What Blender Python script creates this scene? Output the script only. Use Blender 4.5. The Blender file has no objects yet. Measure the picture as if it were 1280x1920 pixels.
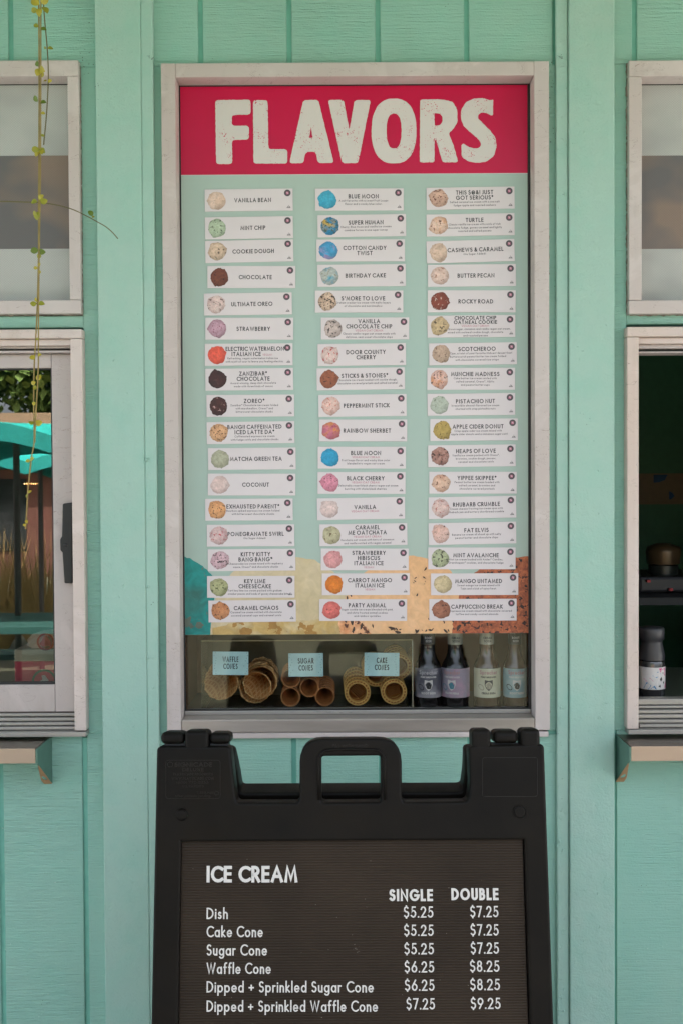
import bpy, bmesh, math, random
from mathutils import Vector, Matrix
S = bpy.context.scene
C = S.collection
R = math.radians
random.seed(7)

# ------------------------------------------------------------------ camera
F = 1867.0                      # focal length in photo pixels (1280 wide)
D = 2.285                       # camera to wall
CAMZ = 1.556
cam = bpy.data.cameras.new('camera')
cam.sensor_fit = 'HORIZONTAL'; cam.sensor_width = 36; cam.lens = F / 1280 * 36
cam.clip_start = 0.02; cam.clip_end = 500
CM = Matrix.Translation((0, -D, CAMZ)) @ Matrix.Rotation(R(90 - 1.15), 4, 'X') @ Matrix.Rotation(R(-0.33), 4, 'Z')
co = bpy.data.objects.new('camera', cam); C.objects.link(co); co.matrix_world = CM
S.camera = co
S.render.resolution_x = 682; S.render.resolution_y = 1024

# ------------------------------------------------------------------ world, sun, exposure
SUN_EL, SUN_AZ = 57.0, 22.0     # behind the shop, a little to the right: the wall is in open shade
w = bpy.data.worlds.new('World'); S.world = w; w.use_nodes = True
nt = w.node_tree
bg = nt.nodes['Background']
sky = nt.nodes.new('ShaderNodeTexSky'); sky.sky_type = 'NISHITA'; sky.sun_disc = False
sky.sun_elevation = R(SUN_EL); sky.sun_rotation = R(SUN_AZ)
sky.air_density = 0.7; sky.dust_density = 7.0; sky.ozone_density = 0.4
hz = nt.nodes.new('ShaderNodeHueSaturation'); hz.inputs['Saturation'].default_value = .45   # hazy summer sky
nt.links.new(sky.outputs[0], hz.inputs['Color']); nt.links.new(hz.outputs[0], bg.inputs[0]); bg.inputs[1].default_value = 0.13
sl = bpy.data.lights.new('sun', 'SUN'); sl.energy = 3.4; sl.angle = R(0.5); sl.color = (1, .95, .88)
so = bpy.data.objects.new('sun', sl); C.objects.link(so)
sd = Vector((math.sin(R(SUN_AZ)) * math.cos(R(SUN_EL)), math.cos(R(SUN_AZ)) * math.cos(R(SUN_EL)), math.sin(R(SUN_EL))))
so.rotation_euler = sd.to_track_quat('Z', 'Y').to_euler(); so.location = (0, 0, 6)
S.view_settings.view_transform = 'Standard'; S.view_settings.look = 'None'
S.view_settings.gamma = 1; S.view_settings.use_curve_mapping = False
S.view_settings.exposure = 2.92
S.view_settings.use_white_balance = True; S.view_settings.white_balance_temperature = 6300; S.view_settings.white_balance_tint = 10
S.render.engine = 'CYCLES'
S.cycles.max_bounces = 10; S.cycles.transparent_max_bounces = 16

# ------------------------------------------------------------------ geometry helpers
RM = CM.to_3x3()
CO = Vector((0, -D, CAMZ))
def ray(px, py):
    return (RM @ Vector(((px - 640) / F, -(py - 960) / F, -1)))
def W(px, py, y=0.0):           # point of the upright plane Y = y seen at a photo position
    d = ray(px, py); return CO + d * ((y + D) / d.y)
def WP(px, py, p0, n):          # same on any plane
    d = ray(px, py); return CO + d * ((p0 - CO).dot(n) / d.dot(n))
def wx(px, py=700, y=0.0): return W(px, py, y).x
def wz(py, px=640, y=0.0): return W(px, py, y).z
PX = D / F                      # metres per photo pixel on the wall

def tag(o, label=None, cat=None, group=None, kind=None):
    if label: o['label'] = label
    if cat: o['category'] = cat
    if group: o['group'] = group
    if kind: o['kind'] = kind
    return o
def empty(name, loc, label, cat, group=None, rot=(0, 0, 0)):
    o = bpy.data.objects.new(name, None); C.objects.link(o); o.location = loc; o.rotation_euler = rot
    o.empty_display_size = .05
    return tag(o, label, cat, group)
def base_of(o):
    v = Vector((0, 0, 0))
    while o is not None:
        v += o.location; o = o.parent
    return v
def link_mesh(name, me, mat, parent=None, world=True, smooth=False):
    o = bpy.data.objects.new(name, me); C.objects.link(o)
    if mat is not None and not me.materials: me.materials.append(mat)
    if parent is not None:
        o.parent = parent
        if world:
            b = base_of(parent)
            me.transform(Matrix.Translation(-b))
    if smooth:
        for p in me.polygons: p.use_smooth = True
    return o
class MB:
    def __init__(s): s.v = []; s.f = []
    def add(s, vs, fs):
        n = len(s.v); s.v += [tuple(v) for v in vs]; s.f += [tuple(i + n for i in f) for f in fs]; return s
    def box(s, x0, x1, y0, y1, z0, z1):
        if x0 > x1: x0, x1 = x1, x0
        if y0 > y1: y0, y1 = y1, y0
        if z0 > z1: z0, z1 = z1, z0
        return s.add([(x0,y0,z0),(x1,y0,z0),(x1,y1,z0),(x0,y1,z0),(x0,y0,z1),(x1,y0,z1),(x1,y1,z1),(x0,y1,z1)],
                     [(0,3,2,1),(4,5,6,7),(0,1,5,4),(1,2,6,5),(2,3,7,6),(3,0,4,7)])
    def quad(s, a, b, c, d): return s.add([a,b,c,d], [(0,1,2,3)])
    def lathe(s, prof, c, axis='Z', n=24, wob=None):
        vs = []; fs = []
        for i, (r, h) in enumerate(prof):
            for k in range(n):
                a = 2*math.pi*k/n; rr = r * (1 + (wob(a, i) if wob else 0))
                p = (rr*math.cos(a), rr*math.sin(a), h)
                if axis == 'Y': p = (rr*math.cos(a), h, -rr*math.sin(a))
                if axis == 'X': p = (h, rr*math.cos(a), rr*math.sin(a))
                vs.append((p[0]+c[0], p[1]+c[1], p[2]+c[2]))
        for i in range(len(prof)-1):
            for k in range(n):
                a = i*n+k; b = i*n+(k+1) % n
                fs.append((a, b, b+n, a+n))
        return s.add(vs, fs)
    def tube(s, pts, r, n=6):
        pts = [Vector(p) for p in pts]; vs = []; fs = []
        for i, p in enumerate(pts):
            t = (pts[min(i+1, len(pts)-1)] - pts[max(i-1, 0)]).normalized()
            a = t.cross(Vector((0.13, 1, 0.21))).normalized(); b = t.cross(a)
            rr = r[i] if isinstance(r, (list, tuple)) else r
            for k in range(n):
                q = 2*math.pi*k/n; vs.append(p + a*rr*math.cos(q) + b*rr*math.sin(q))
        for i in range(len(pts)-1):
            for k in range(n):
                fs.append((i*n+k, i*n+(k+1) % n, (i+1)*n+(k+1) % n, (i+1)*n+k))
        fs.append(tuple(range(n))[::-1]); fs.append(tuple(range((len(pts)-1)*n, len(pts)*n)))
        return s.add(vs, fs)
    def mesh(s, name, bevel=0, segs=2, smooth=False, fixn=True):
        me = bpy.data.meshes.new(name); me.from_pydata(s.v, [], s.f)
        bm = bmesh.new(); bm.from_mesh(me)
        if fixn: bmesh.ops.recalc_face_normals(bm, faces=bm.faces)
        if bevel:
            es = [e for e in bm.edges if len(e.link_faces) == 2 and e.calc_face_angle(0) > .5]
            bmesh.ops.bevel(bm, geom=es, offset=bevel, segments=segs, profile=.5, affect='EDGES', clamp_overlap=True)
        bm.to_mesh(me); bm.free()
        if smooth:
            for p in me.polygons: p.use_smooth = True
        return me
    def build(s, name, mat, parent=None, bevel=0, segs=2, smooth=False, world=True, fixn=True):
        return link_mesh(name, s.mesh(name, bevel, segs, smooth, fixn), mat, parent, world)

def arc(cx, cy, rx, ry, a0, a1, n=None):
    n = n or max(3, int(abs(a1-a0)/24))
    return [(cx + rx*math.cos(R(a0+(a1-a0)*i/n)), cy + ry*math.sin(R(a0+(a1-a0)*i/n))) for i in range(n+1)]
def ell(cx, cy, rx, ry, n=14):
    return [(cx + rx*math.cos(2*math.pi*i/n), cy + ry*math.sin(2*math.pi*i/n)) for i in range(n)] + ['closed']
def round_poly(pts, rad, seg=5):
    out = []; n = len(pts)
    for i, p in enumerate(pts):
        r = rad[i] if isinstance(rad, (list, tuple)) else rad
        a = Vector(pts[i-1]) - Vector(p); b = Vector(pts[(i+1) % n]) - Vector(p)
        P = Vector(p)
        if r <= 0: out.append(tuple(P)); continue
        r2 = min(r, a.length*.49, b.length*.49)
        p0 = P + a.normalized()*r2; p1 = P + b.normalized()*r2
        for k in range(seg+1):
            t = k/seg; out.append(tuple(p0*(1-t)**2 + P*2*t*(1-t) + p1*t*t))
    return out
def rough_poly(pts, step, amp, rnd=random):
    out = []; n = len(pts)
    for i in range(n):
        a = Vector(pts[i]); b = Vector(pts[(i+1) % n]); k = max(1, int((b-a).length/step))
        for j in range(k):
            p = a.lerp(b, j/k); out.append((p.x + rnd.uniform(-amp, amp), p.y + rnd.uniform(-amp, amp)))
    return out
def solid(name, loops, half, bev, M, mat, parent=None, world=True, smooth=False):
    """filled outline (with holes) given in (x, y), extruded; M carries it to its place"""
    cu = bpy.data.curves.new(name, 'CURVE'); cu.dimensions = '2D'; cu.fill_mode = 'BOTH'
    cu.extrude = half; cu.bevel_depth = bev; cu.bevel_resolution = 2
    for lp in loops:
        sp = cu.splines.new('POLY'); sp.points.add(len(lp)-1)
        for i, p in enumerate(lp): sp.points[i].co = (p[0], p[1], 0, 1)
        sp.use_cyclic_u = True
    ob = bpy.data.objects.new('tmp', cu)
    me = bpy.data.meshes.new_from_object(ob)
    me.name = name; me.materials.clear()
    bpy.data.objects.remove(ob); bpy.data.curves.remove(cu)
    me.transform(M)
    bm = bmesh.new(); bm.from_mesh(me)
    bmesh.ops.remove_doubles(bm, verts=bm.verts, dist=1e-5)
    bm.to_mesh(me); bm.free()
    return link_mesh(name, me, mat, parent, world, smooth)
MXZ = Matrix(((1,0,0,0),(0,0,-1,0),(0,1,0,0),(0,0,0,1)))    # (x, y, z) -> (x, -z, y): outline facing the camera
def at(M, y): return Matrix.Translation((0, y, 0)) @ M

# ------------------------------------------------------------------ stroke lettering
def sS(x, k, y=0):
    return [(x+px*k, y+py*k) for px, py in arc(.23,.76,.2,.24,38,270,8)+arc(.23,.27,.23,.27,90,-145,8)[1:]]
G = {
'A':(.72,[[(0,0),(.36,1),(.72,0)],[(.13,.33),(.59,.33)]]),
'B':(.46,[[(0,0),(0,1),(.2,1)]+arc(.2,.77,.2,.23,90,-90)+[(0,.54)],[(.02,.54),(.22,.54)]+arc(.22,.27,.24,.27,90,-90)+[(0,0)]]),
'C':(.68,[arc(.46,.5,.46,.5,50,310,12)]),
'D':(.64,[[(0,0),(0,1),(.14,1)]+arc(.14,.5,.5,.5,90,-90,9)+['closed']]),
'E':(.40,[[(.4,1),(0,1),(0,0),(.4,0)],[(0,.52),(.37,.52)]]),
'F':(.38,[[(.38,1),(0,1),(0,0)],[(0,.5),(.35,.5)]]),
'G':(.86,[arc(.46,.5,.46,.5,45,355,13)+[(.54,.47)]]),
'H':(.56,[[(0,0),(0,1)],[(.56,0),(.56,1)],[(0,.52),(.56,.52)]]),
'I':(.0,[[(0,0),(0,1)]]),
'J':(.22,[[(.22,1),(.22,.16)]+arc(.08,.16,.14,.18,0,-110,4)[1:]]),
'K':(.50,[[(0,0),(0,1)],[(.46,1),(.04,.5),(.52,0)]]),
'L':(.34,[[(0,1),(0,0),(.34,0)]]),
'M':(.80,[[(0,0),(.12,1),(.4,.12),(.68,1),(.8,0)]]),
'N':(.62,[[(0,0),(0,1),(.62,0),(.62,1)]]),
'O':(.92,[ell(.46,.5,.46,.5,18)]),
'P':(.42,[[(0,0),(0,1),(.16,1)]+arc(.16,.74,.25,.26,90,-90)+[(.02,.48)]]),
'Q':(.92,[ell(.46,.5,.46,.5,18),[(.55,.3),(.85,-.02)]]),
'R':(.46,[[(0,0),(0,1),(.16,1)]+arc(.16,.74,.25,.26,90,-90)+[(.02,.48)],[(.17,.48),(.46,0)]]),
'S':(.46,[sS(0,1)]),
'T':(.48,[[(0,1),(.48,1)],[(.24,1),(.24,0)]]),
'U':(.52,[[(0,1),(0,.27)]+arc(.26,.27,.26,.27,180,360)[1:-1]+[(.52,.27),(.52,1)]]),
'V':(.64,[[(0,1),(.32,0),(.64,1)]]),
'W':(.98,[[(0,1),(.25,0),(.49,.96),(.73,0),(.98,1)]]),
'X':(.56,[[(0,0),(.56,1)],[(0,1),(.56,0)]]),
'Y':(.56,[[(0,1),(.28,.46),(.56,1)],[(.28,.46),(.28,0)]]),
'Z':(.52,[[(0,1),(.5,1),(.02,0),(.52,0)]]),
'a':(.50,[ell(.25,.3,.25,.3),[(.5,.6),(.5,0)]]),
'b':(.50,[ell(.25,.3,.25,.3),[(0,1.05),(0,0)]]),
'c':(.40,[arc(.27,.3,.27,.3,50,310,9)]),
'd':(.50,[ell(.25,.3,.25,.3),[(.5,1.05),(.5,0)]]),
'e':(.50,[[(.02,.3),(.5,.3)]+arc(.25,.3,.25,.3,10,315,10)]),
'f':(.26,[[(.1,0),(.1,.82)]+arc(.25,.84,.15,.2,175,70,4),[(0,.6),(.26,.6)]]),
'g':(.50,[ell(.25,.3,.25,.3),[(.5,.6),(.5,-.08)]+arc(.25,-.08,.25,.24,0,-145,6)[1:]]),
'h':(.38,[[(0,0),(0,1.05)],[(0,.3)]+arc(.19,.38,.19,.22,170,0)+[(.38,0)]]),
'i':(.0,[[(0,0),(0,.6)],[(0,.84),(0,.87)]]),
'j':(.0,[[(0,-.3),(0,.6)],[(0,.84),(0,.87)]]),
'k':(.36,[[(0,0),(0,1.05)],[(.32,.6),(.03,.3),(.38,0)]]),
'l':(.0,[[(0,0),(0,1.05)]]),
'm':(.68,[[(0,0),(0,.6)],[(0,.3)]+arc(.17,.39,.17,.21,170,0)+[(.34,0)],[(.34,.3)]+arc(.51,.39,.17,.21,170,0)+[(.68,0)]]),
'n':(.38,[[(0,0),(0,.6)],[(0,.3)]+arc(.19,.38,.19,.22,170,0)+[(.38,0)]]),
'o':(.54,[ell(.27,.3,.27,.3)]),
'p':(.50,[ell(.25,.3,.25,.3),[(0,.6),(0,-.32)]]),
'q':(.50,[ell(.25,.3,.25,.3),[(.5,.6),(.5,-.32)]]),
'r':(.22,[[(0,0),(0,.6)],[(0,.3)]+arc(.17,.38,.17,.22,170,70,4)]),
's':(.28,[sS(0,.6)]),
't':(.26,[[(.13,0),(.13,.86)],[(0,.6),(.26,.6)]]),
'u':(.38,[[(0,.6),(0,.22)]+arc(.19,.22,.19,.22,180,360)[1:-1]+[(.38,.22)],[(.38,.6),(.38,0)]]),
'v':(.40,[[(0,.6),(.2,0),(.4,.6)]]),
'w':(.62,[[(0,.6),(.16,0),(.31,.56),(.46,0),(.62,.6)]]),
'x':(.38,[[(0,0),(.38,.6)],[(0,.6),(.38,0)]]),
'y':(.40,[[(0,.6),(.2,0)],[(.4,.6),(.09,-.32)]]),
'z':(.34,[[(0,.6),(.33,.6),(.01,0),(.34,0)]]),
'0':(.50,[ell(.25,.5,.25,.5)]),
'1':(.18,[[(0,.82),(.16,1),(.16,0)]]),
'2':(.48,[arc(.23,.73,.23,.27,170,-38,8)+[(.02,0),(.48,0)]]),
'3':(.46,[arc(.22,.76,.2,.24,140,-85,6),arc(.22,.27,.24,.27,85,-145,7)]),
'4':(.50,[[(.38,0),(.38,1),(0,.25),(.5,.25)]]),
'5':(.48,[[(.42,1),(.12,1),(.06,.52)]+arc(.21,.32,.26,.32,115,-145,8)]),
'6':(.50,[ell(.25,.3,.25,.3),[(.36,1),(.04,.42)]]),
'7':(.46,[[(0,1),(.46,1),(.15,0)]]),
'8':(.46,[ell(.23,.76,.19,.24,12),ell(.23,.27,.23,.27,12)]),
'9':(.50,[ell(.25,.7,.25,.3),[(.46,.58),(.14,0)]]),
'$':(.46,[sS(0,1),[(.23,1.02),(.23,1.1)],[(.23,-.02),(.23,-.1)]]),
'.':(.0,[[(0,0),(0,.02)]]), ',':(.05,[[(.05,.04),(.0,-.14)]]), ':':(.0,[[(0,0),(0,.02)],[(0,.5),(0,.52)]]),
"'":(.04,[[(.05,1.0),(.0,.76)]]), '!':(.0,[[(0,.32),(0,1)],[(0,0),(0,.02)]]),
'-':(.22,[[(0,.32),(.22,.32)]]), '+':(.46,[[(0,.42),(.46,.42)],[(.23,.19),(.23,.65)]]),
'(':(.14,[arc(.3,.42,.3,.62,140,220,5)]), ')':(.14,[arc(-.16,.42,.3,.62,40,-40,5)]),
'&':(.6,[[(.6,0),(.12,.66)]+arc(.25,.8,.15,.2,200,-30,6)+[(.08,.38)]+arc(.2,.2,.2,.2,140,300,5)+[(.56,.42)]]),
'@':(.8,[arc(.4,.45,.4,.5,-40,300,14),ell(.38,.42,.17,.2,10)]),
'\u00ae':(.3,[ell(.13,.86,.15,.17,10),[(.1,.8),(.1,.92),(.17,.9)]]),
'\u2122':(.42,[[(0,1),(.16,1)],[(.08,1),(.08,.72)],[(.24,.72),(.24,1),(.31,.8),(.38,1),(.38,.72)]]),
'/':(.3,[[(0,0),(.3,1)]]),
}
def strokes(text, cap, sw, xs=1.0, track=.20, width=None, space=.30):
    """centre lines of a line of lettering: (list of strokes in metres, width); baseline at 0, starts at 0"""
    k = sw/cap
    def lay(xs):
        x = 0; out = []; first = True
        for ch in text:
            if ch == ' ': x += space*xs; continue
            wd, ss = G[ch]
            x += k/2
            out.append((x, ss)); x += wd*xs + k/2 + track*xs*.72
        return x - track*xs*.72, out
    wd, out = lay(xs)
    if width:
        for _ in range(6):
            xs *= (width/cap)/wd; wd, out = lay(xs)
    res = []
    for x, ss in out:
        for i, s in enumerate(ss):
            cl = s[-1] == 'closed'; p = s[:-1] if cl else s
            res.append(([((x+a*xs)*cap, (k/2+b*(1-k))*cap) for a, b in p], cl, i))
    return res, wd*cap
def ribbon(mb, st, sw, place, lift=2.2e-5, thick=0):
    """flat mitred ribbons; place(x, y, h) puts a point of the lettering plane, raised by h, in space"""
    for pts, cl, idx in st:
        P = [Vector(p) for p in pts]; Q = [P[0]]
        for p in P[1:]:
            if (p-Q[-1]).length > 1e-6: Q.append(p)
        P = Q; n = len(P)
        if n < 2: continue
        h = sw/2
        if not cl:
            P[0] = P[0] + (P[0]-P[1]).normalized()*h; P[-1] = P[-1] + (P[-1]-P[-2]).normalized()*h
        L = []; Rr = []
        for i in range(n):
            if cl: a = (P[i]-P[i-1]).normalized(); b = (P[(i+1) % n]-P[i]).normalized()
            else:
                a = (P[i]-P[max(i-1, 0)]) if i else (P[1]-P[0]); b = (P[i+1]-P[i]) if i < n-1 else a
                a = a.normalized(); b = b.normalized()
            t = (a+b)
            t = t.normalized() if t.length > 1e-4 else a
            nn = Vector((-t.y, t.x)); c = max(.48, nn.dot(Vector((-a.y, a.x))))
            L.append(P[i]+nn*h/c); Rr.append(P[i]-nn*h/c)
        z = thick + lift*idx
        vs = [place(p.x, p.y, z) for p in L] + [place(p.x, p.y, z) for p in Rr]
        fs = []
        m = n if cl else n-1
        for i in range(m):
            j = (i+1) % n; fs.append((i, n+i, n+j, j))
        if thick:
            vs += [place(p.x, p.y, 0) for p in L] + [place(p.x, p.y, 0) for p in Rr]
            for i in range(m):
                j = (i+1) % n
                fs.append((i, j, 2*n+j, 2*n+i)); fs.append((n+i, 3*n+i, 3*n+j, n+j))
        mb.add(vs, fs)

# ------------------------------------------------------------------ materials
def hexc(h):
    h = h.lstrip('#'); o = []
    for i in (0, 2, 4):
        c = int(h[i:i+2], 16)/255; o.append(c/12.92 if c <= .04045 else ((c+.055)/1.055)**2.4)
    return (*o, 1)
class NM:
    def __init__(s, name, rough=.6, metal=0, spec=.5):
        s.m = bpy.data.materials.new(name); s.m.use_nodes = True; s.t = s.m.node_tree
        s.b = s.t.nodes['Principled BSDF']
        s.b.inputs['Roughness'].default_value = rough; s.b.inputs['Metallic'].default_value = metal
        s.b.inputs['Specular IOR Level'].default_value = spec
        s.tc = s.t.nodes.new('ShaderNodeTexCoord'); s.co = s.tc.outputs['Object']; s.bump = None
    def n(s, typ, **kw):
        nd = s.t.nodes.new(typ)
        for k, v in kw.items():
            if k in nd.inputs: nd.inputs[k].default_value = v
            else: setattr(nd, k, v)
        return nd
    def l(s, a, b): s.t.links.new(a, b)
    def world(s):
        g = s.n('ShaderNodeNewGeometry'); s.co = g.outputs['Position']; return s
    def mapped(s, scale=(1,1,1), loc=(0,0,0)):
        mp = s.n('ShaderNodeMapping'); mp.inputs['Scale'].default_value = scale; mp.inputs['Location'].default_value = loc
        s.l(s.co, mp.inputs[0]); return mp.outputs[0]
    def noise(s, scale, detail=3, stretch=(1,1,1), rough=.55, loc=(0,0,0), dist=0):
        nd = s.n('ShaderNodeTexNoise', Scale=scale, Detail=detail, Roughness=rough, Distortion=dist)
        s.l(s.mapped(stretch, loc), nd.inputs['Vector']); return nd.outputs[0]
    def vor(s, scale, stretch=(1,1,1), feature='F1', out='Distance', loc=(0,0,0)):
        nd = s.n('ShaderNodeTexVoronoi', feature=feature); nd.inputs['Scale'].default_value = scale
        s.l(s.mapped(stretch, loc), nd.inputs['Vector']); return nd.outputs[out]
    def ramp(s, src, a, b, va=0.0, vb=1.0):
        nd = s.n('ShaderNodeMapRange'); nd.inputs['From Min'].default_value = a; nd.inputs['From Max'].default_value = b
        nd.inputs['To Min'].default_value = va; nd.inputs['To Max'].default_value = vb
        s.l(src, nd.inputs['Value']); return nd.outputs[0]
    def math(s, op, a, b=None):
        nd = s.n('ShaderNodeMath', operation=op)
        for i, v in enumerate((a, b)):
            if v is None: continue
            if isinstance(v, (int, float)): nd.inputs[i].default_value = v
            else: s.l(v, nd.inputs[i])
        return nd.outputs[0]
    def mix(s, fac, a, b):
        nd = s.n('ShaderNodeMix', data_type='RGBA')
        for i, v in ((0, fac), (6, a), (7, b)):
            if isinstance(v, (int, float)): nd.inputs[i].default_value = v
            elif isinstance(v, tuple): nd.inputs[i].default_value = v
            else: s.l(v, nd.inputs[i])
        return nd.outputs[2]
    def col(s, c):
        if isinstance(c, tuple): s.b.inputs['Base Color'].default_value = c
        else: s.l(c, s.b.inputs['Base Color'])
        return s
    def bmp(s, h, strength=.3, dist=.002):
        nd = s.n('ShaderNodeBump', Strength=strength, Distance=dist)
        s.l(h, nd.inputs['Height'])
        if s.bump is not None: s.l(s.bump, nd.inputs['Normal'])
        s.bump = nd.outputs[0]; s.l(s.bump, s.b.inputs['Normal']); return s
    def rgh(s, v): s.l(v, s.b.inputs['Roughness']); return s
def plain(name, h, rough=.6, metal=0, spec=.5, var=.12, vs=30, bump=0, bs=300):
    m = NM(name, rough, metal, spec); c = hexc(h) if isinstance(h, str) else h
    d = tuple(x*(1-var) for x in c[:3])+(1,)
    m.col(m.mix(m.ramp(m.noise(vs, 3), .35, .65), d, c))
    if bump: m.bmp(m.noise(bs, 2), bump, .001)
    return m.m

MINT = (.28, .455, .385, 1)
def mint(name, kind):
    m = NM(name, .55, 0, .35).world()
    big = m.noise(2.2, 3); mid = m.noise(14, 4)
    A, B = ((.248, .462, .375, 1), (.268, .452, .362, 1)) if kind == 'rough' else ((.308, .482, .405, 1), (.322, .470, .392, 1))
    c = m.mix(m.ramp(big, .3, .7), A, B)
    c = m.mix(m.ramp(mid, .45, .8, 0, .35), c, (.19, .45, .35, 1))
    # small specks of dirt, thicker along some patches
    spk = m.math('LESS_THAN', m.vor(95), m.ramp(m.noise(5, 2, loc=(3, 1, 7)), .56, .78, 0.0, .16))
    c = m.mix(m.math('MULTIPLY', spk, .8), c, (.06, .075, .05, 1))
    stain = m.ramp(m.noise(3, 5, (3, 1, .5), loc=(9, 2, 1)), .58, .8, 0, .16)
    c = m.mix(stain, c, (.22, .30, .20, 1))
    m.col(c)
    if kind == 'rough':      # rough sawn, the saw marks run level across the panel
        patch = m.ramp(m.noise(1.7, 2, loc=(4, 0, 2)), .35, .65, .25, 1)
        saw = m.math('MULTIPLY', m.noise(60, 3, (.09, 1, 3.2), rough=.7), patch)
        fine = m.math('MULTIPLY', m.noise(150, 2, (.22, 1, 2.8)), patch)
        m.bmp(saw, .62, .008); m.bmp(fine, .7, .004)
        m.bmp(m.noise(230, 3), .45, .0022)
    else:
        m.bmp(m.noise(210, 3), .5, .0022); m.bmp(m.noise(38, 4), .45, .006)
        m.bmp(m.ramp(m.vor(26, (1, 1, 1), loc=(2, 3, 4)), 0, .16, 1, 0), .35, .0015)
        m.bmp(m.ramp(m.noise(17, 5, dist=1.2), .49, .51), .10, .0012)
    return m.m
M_MINT = mint('mint paint on rough sawn siding', 'rough')
M_MINTS = mint('thick mint paint on smooth board', 'smooth')
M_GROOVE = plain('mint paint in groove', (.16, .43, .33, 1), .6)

def trim_mat(name, base, warm, rough=.5):
    m = NM(name, rough, 0, .4).world()
    c = m.mix(m.ramp(m.noise(4, 4, (1, 1, .4)), .3, .7), base, warm)
    c = m.mix(m.ramp(m.noise(22, 5, (1, 1, .3)), .58, .8, 0, .45), c, (.30, .25, .20, 1))
    c = m.mix(m.ramp(m.noise(7, 6, dist=1), .55, .62, 0, .35), c, tuple(x*1.22 for x in base[:3])+(1,))
    ln = m.math('LESS_THAN', m.math('ABSOLUTE', m.math('SUBTRACT', m.noise(11, 4, (1, 1, 2.2), loc=(7, 0, 2), dist=1.5), .44)), .0022)
    c = m.mix(m.math('MULTIPLY', ln, .55), c, (.16, .11, .08, 1))
    sp = m.math('LESS_THAN', m.vor(120), m.ramp(m.noise(6, 2), .55, .75, 0, .14))
    c = m.mix(m.math('MULTIPLY', sp, .7), c, (.08, .06, .05, 1))
    m.col(c); m.bmp(m.noise(160, 3, (1, 1, .5)), .25, .001); return m.m
M_TRIM = trim_mat('aged off white trim paint', (.50, .445, .42, 1), (.455, .385, .35, 1))
M_TRIM2 = trim_mat('cream casing paint', (.55, .475, .44, 1), (.53, .425, .36, 1), .4)
M_SASH = trim_mat('beige vinyl sash', (.45, .395, .37, 1), (.41, .35, .325, 1), .4)
M_ALU = NM('weathered aluminium', .42, .25, .5).world()
M_ALU.col(M_ALU.mix(M_ALU.noise(9, 5, (.25, 1, 2)), (.27, .255, .23, 1), (.40, .37, .33, 1)))
M_ALU.rgh(M_ALU.ramp(M_ALU.noise(40, 4, (.2, 1, 2)), .3, .7, .25, .5)); M_ALU = M_ALU.m
M_STEEL = NM('brushed stainless steel', .2, 1, .5).world()
M_STEEL.col(M_STEEL.mix(M_STEEL.noise(12, 4, (.1, 1, 1)), (.20, .17, .14, 1), (.31, .26, .215, 1)))
M_STEEL.rgh(M_STEEL.ramp(M_STEEL.noise(180, 3, (.05, 1, 1)), .3, .7, .24, .42)); M_STEEL = M_STEEL.m
M_SILL = NM('worn warm aluminium sill', .4, .25, .5).world(); M_SILL.col(M_SILL.mix(M_SILL.ramp(M_SILL.noise(7, 5, (.3, 1, 2)), .35, .65), (.27, .235, .20, 1), (.40, .345, .30, 1))); M_SILL.bmp(M_SILL.noise(90, 4, (.2, 1, 1)), .3, .001); M_SILL = M_SILL.m
M_LIP = NM('warm toned brushed steel lip', .4, .55, .5).world(); M_LIP.col(M_LIP.mix(M_LIP.noise(14, 4, (.15, 1, 1)), (.38, .275, .20, 1), (.46, .36, .275, 1))); M_LIP = M_LIP.m
M_GALV = plain('grey painted bracket steel', '#5f8275', .4, .4)
M_CAULK = plain('old cracked caulk', (.30, .25, .20, 1), .8, var=.5, vs=60)
M_DARK = plain('black rubber gasket', (.012, .012, .012, 1), .5)
M_TRACK = plain('dark brown window track', (.05, .038, .032, 1), .45)
def plastic():
    m = NM('weathered black plastic', .5, 0, .13)
    c = m.mix(m.ramp(m.noise(7, 5), .35, .7), (.0040, .0032, .0024, 1), (.0080, .0062, .0044, 1))
    sp = m.math('LESS_THAN', m.vor(70), m.ramp(m.noise(5, 2), .60, .8, 0, .07))
    m.col(m.mix(sp, c, (.12, .10, .08, 1)))
    m.rgh(m.ramp(m.noise(12, 4), .3, .7, .36, .58)); m.bmp(m.noise(420, 2), .22, .0008); return m.m
M_PLAST = plastic()
M_EMB = plain('embossed black plastic', (.009, .008, .007, 1), .34, 0, .3)
def insert_mat():
    m = NM('corrugated dark plastic sheet', .45, 0, .15)
    c = m.mix(m.ramp(m.noise(4, 4), .3, .7), (.019, .0125, .0075, 1), (.036, .024, .0145, 1))
    sc = m.math('LESS_THAN', m.vor(45, (1, 1, 1)), m.ramp(m.noise(4, 2, loc=(1, 5, 2)), .62, .85, 0, .06))
    c = m.mix(sc, c, (.28, .25, .21, 1)); wv = m.n('ShaderNodeTexWave', bands_direction='Z'); wv.inputs['Scale'].default_value = 1/0.0044*.05*3.1416*2
    wv.inputs['Distortion'].default_value = 0
    m.l(m.co, wv.inputs['Vector']); m.bmp(wv.outputs['Fac'], .55, .0011)
    m.col(m.mix(m.math('MULTIPLY', wv.outputs['Fac'], .18), c, (.012, .008, .005, 1)))
    m.bmp(m.noise(8, 3), .3, .004); return m.m
M_INSERT = insert_mat()
M_VINYLW = plain('white vinyl lettering', (.60, .57, .53, 1), .45, var=.06)
M_INK = plain('black print', (.016, .015, .017, 1), .6, var=0)
M_INKS = plain('grey print', (.05, .047, .05, 1), .6, var=0)
M_INKP = plain('pink print', (.42, .12, .17, 1), .6, var=0)
M_CARD = plain('white card stock', (.64, .575, .575, 1), .45, var=.05, vs=8)
M_BADGE = plain('dark grey badge print', (.075, .06, .068, 1), .5)
M_BADGEP = plain('badge pink print', (.50, .13, .22, 1), .5)
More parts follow.
